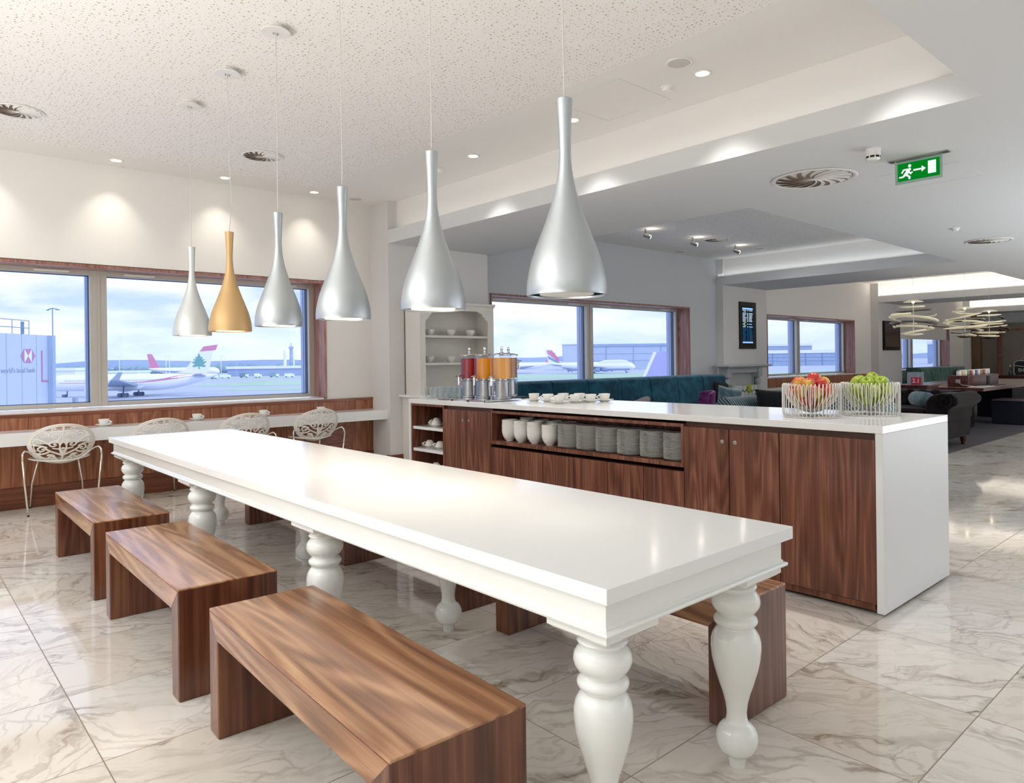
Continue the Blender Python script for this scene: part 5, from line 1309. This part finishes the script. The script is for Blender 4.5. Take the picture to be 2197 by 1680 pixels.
b.build('red_flash', M['pink'], fn, local=True)
b = MB()
for s_ in (-.34,.34): b.prism([(57,8.6),(60,9.2),(69.6,14.4),(69.4,12),(62,8.4)], lambda u,v:(u,s_,v), lambda u,v:(u,s_*1.2,v))
b.build('blue_flash', nav, fn, local=True)
for s_ in (-1,1):
    b = MB(); wing(b, 24,13,s_*2.6, 46,3,s_*31, 4.4,6.5,.5); b.build('wing', M['plane_grey'], pc, local=True)
    b = MB(); wing(b, 58,6,s_*1, 66,2,s_*10, 6.6,7.4,.3); b.build('tailplane', M['plane_grey'], pc, local=True)
    for xx, yy in ((24,12),(31,21)):
        q = MB(); q.lathe([(.2,0),(1.3,0),(1.5,1),(1.4,3),(.7,4.6),(0,5)], (0,0,0), 16, caps=False); q.xf(Matrix.Translation((xx,s_*yy,2.9)) @ Matrix.Rotation(PI/2,4,'Y')); q.build('engine', nav, pc, smooth=True, local=True)
b = MB(); gear(b, 34, -3, .7, 2); gear(b, 34, 3, .7, 2); gear(b, 8, 0, .6, 1); b.tube([(34,-3,1),(34,-3,4)],.3,6); b.tube([(8,0,1),(8,0,4)],.3,6); b.build('landing_gear', M['haze_dark'], pc, local=True)
# jet left of it, mostly fuselage
pd_ = out_root('airliner', -10, 575, 'white jet standing left of the taxiing jumbo', 'airplane', z=ZG)
b = MB(); S = fuselage(b, 60, 3.0, 6.2); b.build('fuselage', M['plane_white'], pd_, smooth=True, local=True); pd_.location = W(-22,600)
b = MB(); b.prism([(47,8),(50,9),(55,17),(59,17),(57,8)], lambda u,v:(u,-.25,v), lambda u,v:(u,.25,v)); b.build('tail_fin', M['pink'], pd_, local=True)
b = MB(); wing(b, 22,10,-2.2, 38,2.4,-27, 4.5,6.3,.5); wing(b, 22,10,2.2, 38,2.4,27, 4.5,6.3,.5); b.build('wings', M['plane_grey'], pd_, local=True)
# lavender tail close to the terminal
pe = out_root('airliner', 26, 150, 'lavender tail of a jet parked near the building at the second window', 'airplane')
lav = opl('lavender_paint','#aaa6d8')
pe.location = W(27.9,150); 
b = MB(); b.prism([(-.9,4.5),(0,6.7),(2.5,12.1),(9,12.6),(10,4.0)], lambda u,v:(u,-.2,v), lambda u,v:(u,.2,v)); fn = b.build('tail_fin', lav, pe, local=True)
b = MB(); b.prism([(-1.3,4.5),(-.7,4.5),(2.8,12.1),(2.2,12.2)], lambda u,v:(u,-.24,v), lambda u,v:(u,.24,v)); b.build('leading_edge', M['plane_white'], fn, local=True)
b = MB(); S = fuselage(b, 38, 2, 3.6); q = Matrix.Translation((-24,0,0)); b.xf(q); b.build('fuselage', lav, pe, smooth=True, local=True)
# ---- jet bridge with bank advert, very close
jb = empty('jet_bridge', W(-26.15,40,-2.6), 'pale blue jet bridge wall with red and white hexagon and bank slogan', 'jet bridge', rz=-TH)
# local: x along RV, y along FV ; wall face on x=0, running back towards the building (y negative)
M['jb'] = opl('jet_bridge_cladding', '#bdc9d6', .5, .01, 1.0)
b = MB(); b.box(-4.0,0,-16,0,.0,5.6); body = b.build('tunnel', M['jb'], jb, local=True)
b = MB()
for k in range(14): b.box(-.0,.012,-1.15*k-1.2,-1.15*k-1.17,0,5.6)
b.build('panel_seams', M['plane_grey'], body, local=True)
b = MB(); b.box(-.1,.3,-.25,0,.0,5.6); b.build('corner_post', M['haze_blue'], jb, local=True)
b = MB()
for zz in (5.95,6.35): b.tube([(-.1,-16,zz),(-.1,-1.6,zz)], .02, 6)
for k in range(12): b.tube([(-.1,-1.6-1.3*k,5.6),(-.1,-1.6-1.3*k,6.35)], .02, 6)
b.build('roof_railing', M['haze_dark'], jb, local=True)
b = MB(); b.box(-.35,-.25,-1.9,-1.75,5.6,6.3); b.build('roof_vent', M['haze_dark'], jb, local=True)
adr = opl('hazy_magenta', '#b75a94', .5); adw = opl('ad_white', '#f4f6ff', .5); adg = opl('ad_grey_lettering', '#8b93b0', .5)
# hexagon emblem: y,z centre
ly, lz, hw, hh = -1.86, 4.44, .46, .37
def F2(u,v): return (.016,ly+u,lz+v)
b = MB(); b.prism([(-hw*.62,hh),(hw*.62,hh),(0,0)], lambda u,v:F2(u,v), lambda u,v:(.022,ly+u,lz+v)); b.prism([(-hw*.62,-hh),(0,0),(hw*.62,-hh)], lambda u,v:F2(u,v), lambda u,v:(.022,ly+u,lz+v))
b.prism([(-hw*.62,hh),(-hw*.62,-hh),(-hw*1.25,0)], lambda u,v:F2(u,v), lambda u,v:(.022,ly+u,lz+v)); b.prism([(hw*.62,hh),(hw*1.25,0),(hw*.62,-hh)], lambda u,v:F2(u,v), lambda u,v:(.022,ly+u,lz+v)); b.build('emblem_red', adr, body, local=True)
b = MB(); b.prism([(-hw*.62,hh),(0,0),(-hw*.62,-hh)], lambda u,v:F2(u,v), lambda u,v:(.024,ly+u,lz+v)); b.prism([(hw*.62,hh),(hw*.62,-hh),(0,0)], lambda u,v:F2(u,v), lambda u,v:(.024,ly+u,lz+v)); b.build('emblem_white', adw, body, local=True)
text_obj('lettering', "The world's local bank", .34, adg, body, (.02,-2.93,3.66), (PI/2,0,PI/2), align='CENTER', scale=(1.05,1.1,1))
b = MB(); b.box(.012,.03,-.78,-.70,3.05,4.75); b.box(.012,.03,-.78,-.10,3.0,3.09); b.build('line_motif', adr, body, local=True)
ms = empty('light_mast', W(-39,60,-6), 'thin apron light mast rising behind the jet bridge', 'light mast', rz=-TH)
b = MB(); b.tube([(0,0,0),(0,0,12.2)], [.07,.04], 8); b.build('mast', M['haze_dark'], ms, local=True, smooth=True)
b = MB(); b.tube([(-.35,0,12.1),(0,0,12.2),(.4,0,12.12)], .04, 6); b.sphere((-.4,0,12.05),.09,10,6,(1.6,1,.6)); b.sphere((.45,0,12.08),.1,10,6,(2.0,1,.5)); b.build('lamp_arms', M['haze_dark'], ms, local=True, smooth=True)
sv = empty('service_stair', W(-26.0,42,-4.2), 'pale boxy service stair at the foot of the jet bridge', 'service stair', rz=-TH)
b = MB(); b.box(-1.9,1.4,0,.12,2.75,2.9); b.box(-1.9,-1.75,0,.12,0,2.9); b.box(1.25,1.4,0,.12,0,2.9); b.box(-1.0,.6,.1,.2,0,2.6); b.build('frame', M['haze_white'], sv, local=True)
b = MB(); b.box(.0,.18,-.3,0,1.7,3.6); b.build('control_cab', M['plane_grey'], sv, local=True)
# ground traffic
rnd = random.Random(9)
for k in range(16):
    s_ = [-262,-250,-238,-229,-214,-203,-190,-178,52,70,88,420,440,465,490,515][k]; d = [560,560,520,540,560,545,560,550,640,640,640,700,700,700,700,700][k]
    s_ = s_*d/560 if k < 8 else s_
    r = out_root('service_truck', s_, d, 'tiny %s service truck far across the airfield, %s from the left' % (['blue','white','dark teal','pale'][k%4], ORD[k+1]), 'truck', group='distant service trucks')
    b = MB(); w_ = rnd.uniform(3,6); b.box(-w_/2,w_/2,0,2.5,.6,rnd.uniform(2.8,4.2)); b.build('body', [M['haze_dark'],M['haze_white'],M['tree_teal'],M['plane_white']][k%4], r, local=True)
    b = MB(); b.box(w_/2,w_/2+1.8,0,2.5,.6,2.6); b.build('cab', M['haze_white'], r, local=True)
    b = MB()
    for xx in (-w_/2+1, w_/2+.6): b.cyl((xx,-.05,.5),(xx,2.55,.5),.5,10)
    b.build('wheels', M['tyre'], r, local=True)
# ================================================================== camera
f_px, th, roll, cyp = 1514.841, .7269, .0122, 774.33
cam = bpy.data.cameras.new('camera'); co = bpy.data.objects.new('camera', cam); C.objects.link(co)
cam.sensor_width = 36; cam.sensor_fit = 'HORIZONTAL'; cam.lens = f_px/2197*36; cam.clip_end = 12000; cam.clip_start = .05
cam.shift_x = 0; cam.shift_y = -(840-cyp)/2197
R_ = Vector((math.cos(th), -math.sin(th), 0)); F_ = Vector((math.sin(th), math.cos(th), 0)); U_ = Vector((0,0,1))
right = R_*math.cos(roll)-U_*math.sin(roll); upv = R_*math.sin(roll)+U_*math.cos(roll)
m = Matrix((( right.x, upv.x, -F_.x, 0), (right.y, upv.y, -F_.y, 0), (right.z, upv.z, -F_.z, 1.25), (0,0,0,1)))
co.matrix_world = m
bpy.context.scene.camera = co

# ================================================================== sky
w = bpy.data.worlds.new('sky'); bpy.context.scene.world = w; w.use_nodes = True; nt = w.node_tree; nt.nodes.clear()
def wn(t, ins=None, **k):
    o = nt.nodes.new(t)
    for a, b_ in k.items(): setattr(o, a, b_)
    for a, b_ in (ins or {}).items():
        if isinstance(b_, bpy.types.NodeSocket): nt.links.new(b_, o.inputs[a])
        else: o.inputs[a].default_value = b_
    return o
tc = wn('ShaderNodeTexCoord').outputs['Generated']
mp = wn('ShaderNodeVectorMath', {0: tc, 1: (5.0, 5.0, 19.0)}, operation='MULTIPLY').outputs[0]
nz = wn('ShaderNodeTexNoise', {'Vector': mp, 'Scale': 1.0, 'Detail': 6.0, 'Roughness': .55, 'Distortion': .25}).outputs[0]
rp = wn('ShaderNodeValToRGB', {0: nz}); e = rp.color_ramp.elements
e[0].position = .40; e[0].color = lin('#b6caf2'); e[1].position = .60; e[1].color = lin('#f5f3ff')
sp = wn('ShaderNodeSeparateXYZ', {0: tc}).outputs[2]
mr = wn('ShaderNodeMapRange', {0: sp, 1: 0.0, 2: .12, 3: .55, 4: 0.0}).outputs[0]
mx = wn('ShaderNodeMix', data_type='RGBA'); nt.links.new(mr, mx.inputs[0]); nt.links.new(rp.outputs[0], mx.inputs[6]); mx.inputs[7].default_value = lin('#e3edfc')
bg = wn('ShaderNodeBackground', {'Color': mx.outputs[2], 'Strength': 2.0}); out = wn('ShaderNodeOutputWorld'); nt.links.new(bg.outputs[0], out.inputs[0])

# ================================================================== lamps and added fill lights
def light(name, typ, loc, power, col=(1,1,1), rot=(0,0,0), **k):
    l = bpy.data.lights.new(name, typ); l.energy = power; l.color = col
    for a, b_ in k.items(): setattr(l, a, b_)
    o = bpy.data.objects.new(name, l); C.objects.link(o); o.location = loc; o.rotation_euler = rot
    return o
WARM = (1.0, .90, .78); NEUT = (1.0, .98, .955); COOL = (.86, .93, 1.0)
for k in range(6):
    if k < 6: light('pendant_bulb', 'SPOT', (1.667, 5.345-.7487*k, 1.455), 22 if k < 5 else 8, WARM, spot_size=2.0, spot_blend=.9, shadow_soft_size=.07)
for x in DL_WALL: light('wall_washer', 'SPOT', (x, 7.30, 3.14), 20, WARM, rot=(.14,0,0), spot_size=1.45, spot_blend=1.0, shadow_soft_size=.03)
for x, y in DL_MAIN: light('downlight_beam', 'SPOT', (x, y, 3.13), 62, NEUT, spot_size=1.6, spot_blend=.9, shadow_soft_size=.04)
# cove lights hidden on the ledges of the coffers
light('cove_light', 'AREA', (4.50, 4.2, 2.83), .7, NEUT, rot=(PI,0,0), shape='RECTANGLE', size=.08, size_y=5.6)
light('cove_light', 'AREA', (12.0, 5.6, 2.83), 1.8, COOL, rot=(PI,0,0), shape='RECTANGLE', size=.08, size_y=3.8)
light('cove_light', 'AREA', (19.3, 5.6, 2.83), 14, WARM, rot=(PI,0,0), shape='RECTANGLE', size=.08, size_y=3.8)
light('cove_light', 'AREA', (26.8, 5.6, 2.83), 14, WARM, rot=(PI,0,0), shape='RECTANGLE', size=.08, size_y=3.8)
light('cove_light', 'AREA', (16.5, 3.46, 2.83), 9, WARM, rot=(PI,0,0), shape='RECTANGLE', size=5, size_y=.06)
# overhead area fills added out of view to brighten the room
light('overhead_fill', 'AREA', (-1.0, -1.6, 2.6), 12, NEUT, shape='RECTANGLE', size=5, size_y=3)
light('overhead_fill', 'AREA', (-2.5, 3.6, 3.1), 85, COOL, shape='RECTANGLE', size=3, size_y=5)
light('upward_fill', 'AREA', (-2.2, 2.0, .3), 200, (.97,.985,1.0), rot=(PI,0,0), shape='RECTANGLE', size=2.2, size_y=5)  # upward area fills added outside the view to lift the ceilings
light('upward_fill', 'AREA', (9.5, -1.2, .3), 170, COOL, rot=(PI,0,0), shape='RECTANGLE', size=5, size_y=2.2)
light('upward_fill', 'AREA', (16.5, -1.0, .3), 160, NEUT, rot=(PI,0,0), shape='RECTANGLE', size=6, size_y=2.5)
light('upward_fill', 'AREA', (23.5, 0.0, .3), 60, NEUT, rot=(PI,0,0), shape='RECTANGLE', size=5, size_y=2.5)
for x in (8.36, 9.52, 10.76): light('spot_beam', 'SPOT', (x, 6.3, 3.0), 45, NEUT, rot=(-.35,0,.5), spot_size=2.6, spot_blend=1.0, shadow_soft_size=.05)
light('overhead_fill', 'AREA', (9.5, -2.2, 2.6), 50, COOL, rot=(-.5,0,0), shape='RECTANGLE', size=6, size_y=2)  # one more added overhead fill, for the lounge side
for x, y in ((8.31,6.38),(9.47,6.36),(10.71,6.36)): light('spot_halo', 'POINT', (x+.05, y-.05, 3.06), .9, WARM, shadow_soft_size=.02)
sun = light('sun', 'SUN', (0,0,30), 1.6, (1.0,.96,.9), rot=(.95, 0, .35), angle=.2)
sc = bpy.context.scene
sc.view_settings.view_transform = 'Standard'; sc.view_settings.look = 'None'; sc.view_settings.exposure = 0.17; sc.view_settings.gamma = 1.0
sc.cycles.max_bounces = 8; sc.cycles.diffuse_bounces = 5; sc.cycles.glossy_bounces = 4; sc.cycles.transparent_max_bounces = 16; sc.cycles.transmission_bounces = 4
sc.cycles.caustics_reflective = False; sc.cycles.caustics_refractive = False; sc.cycles.sample_clamp_indirect = 4.0
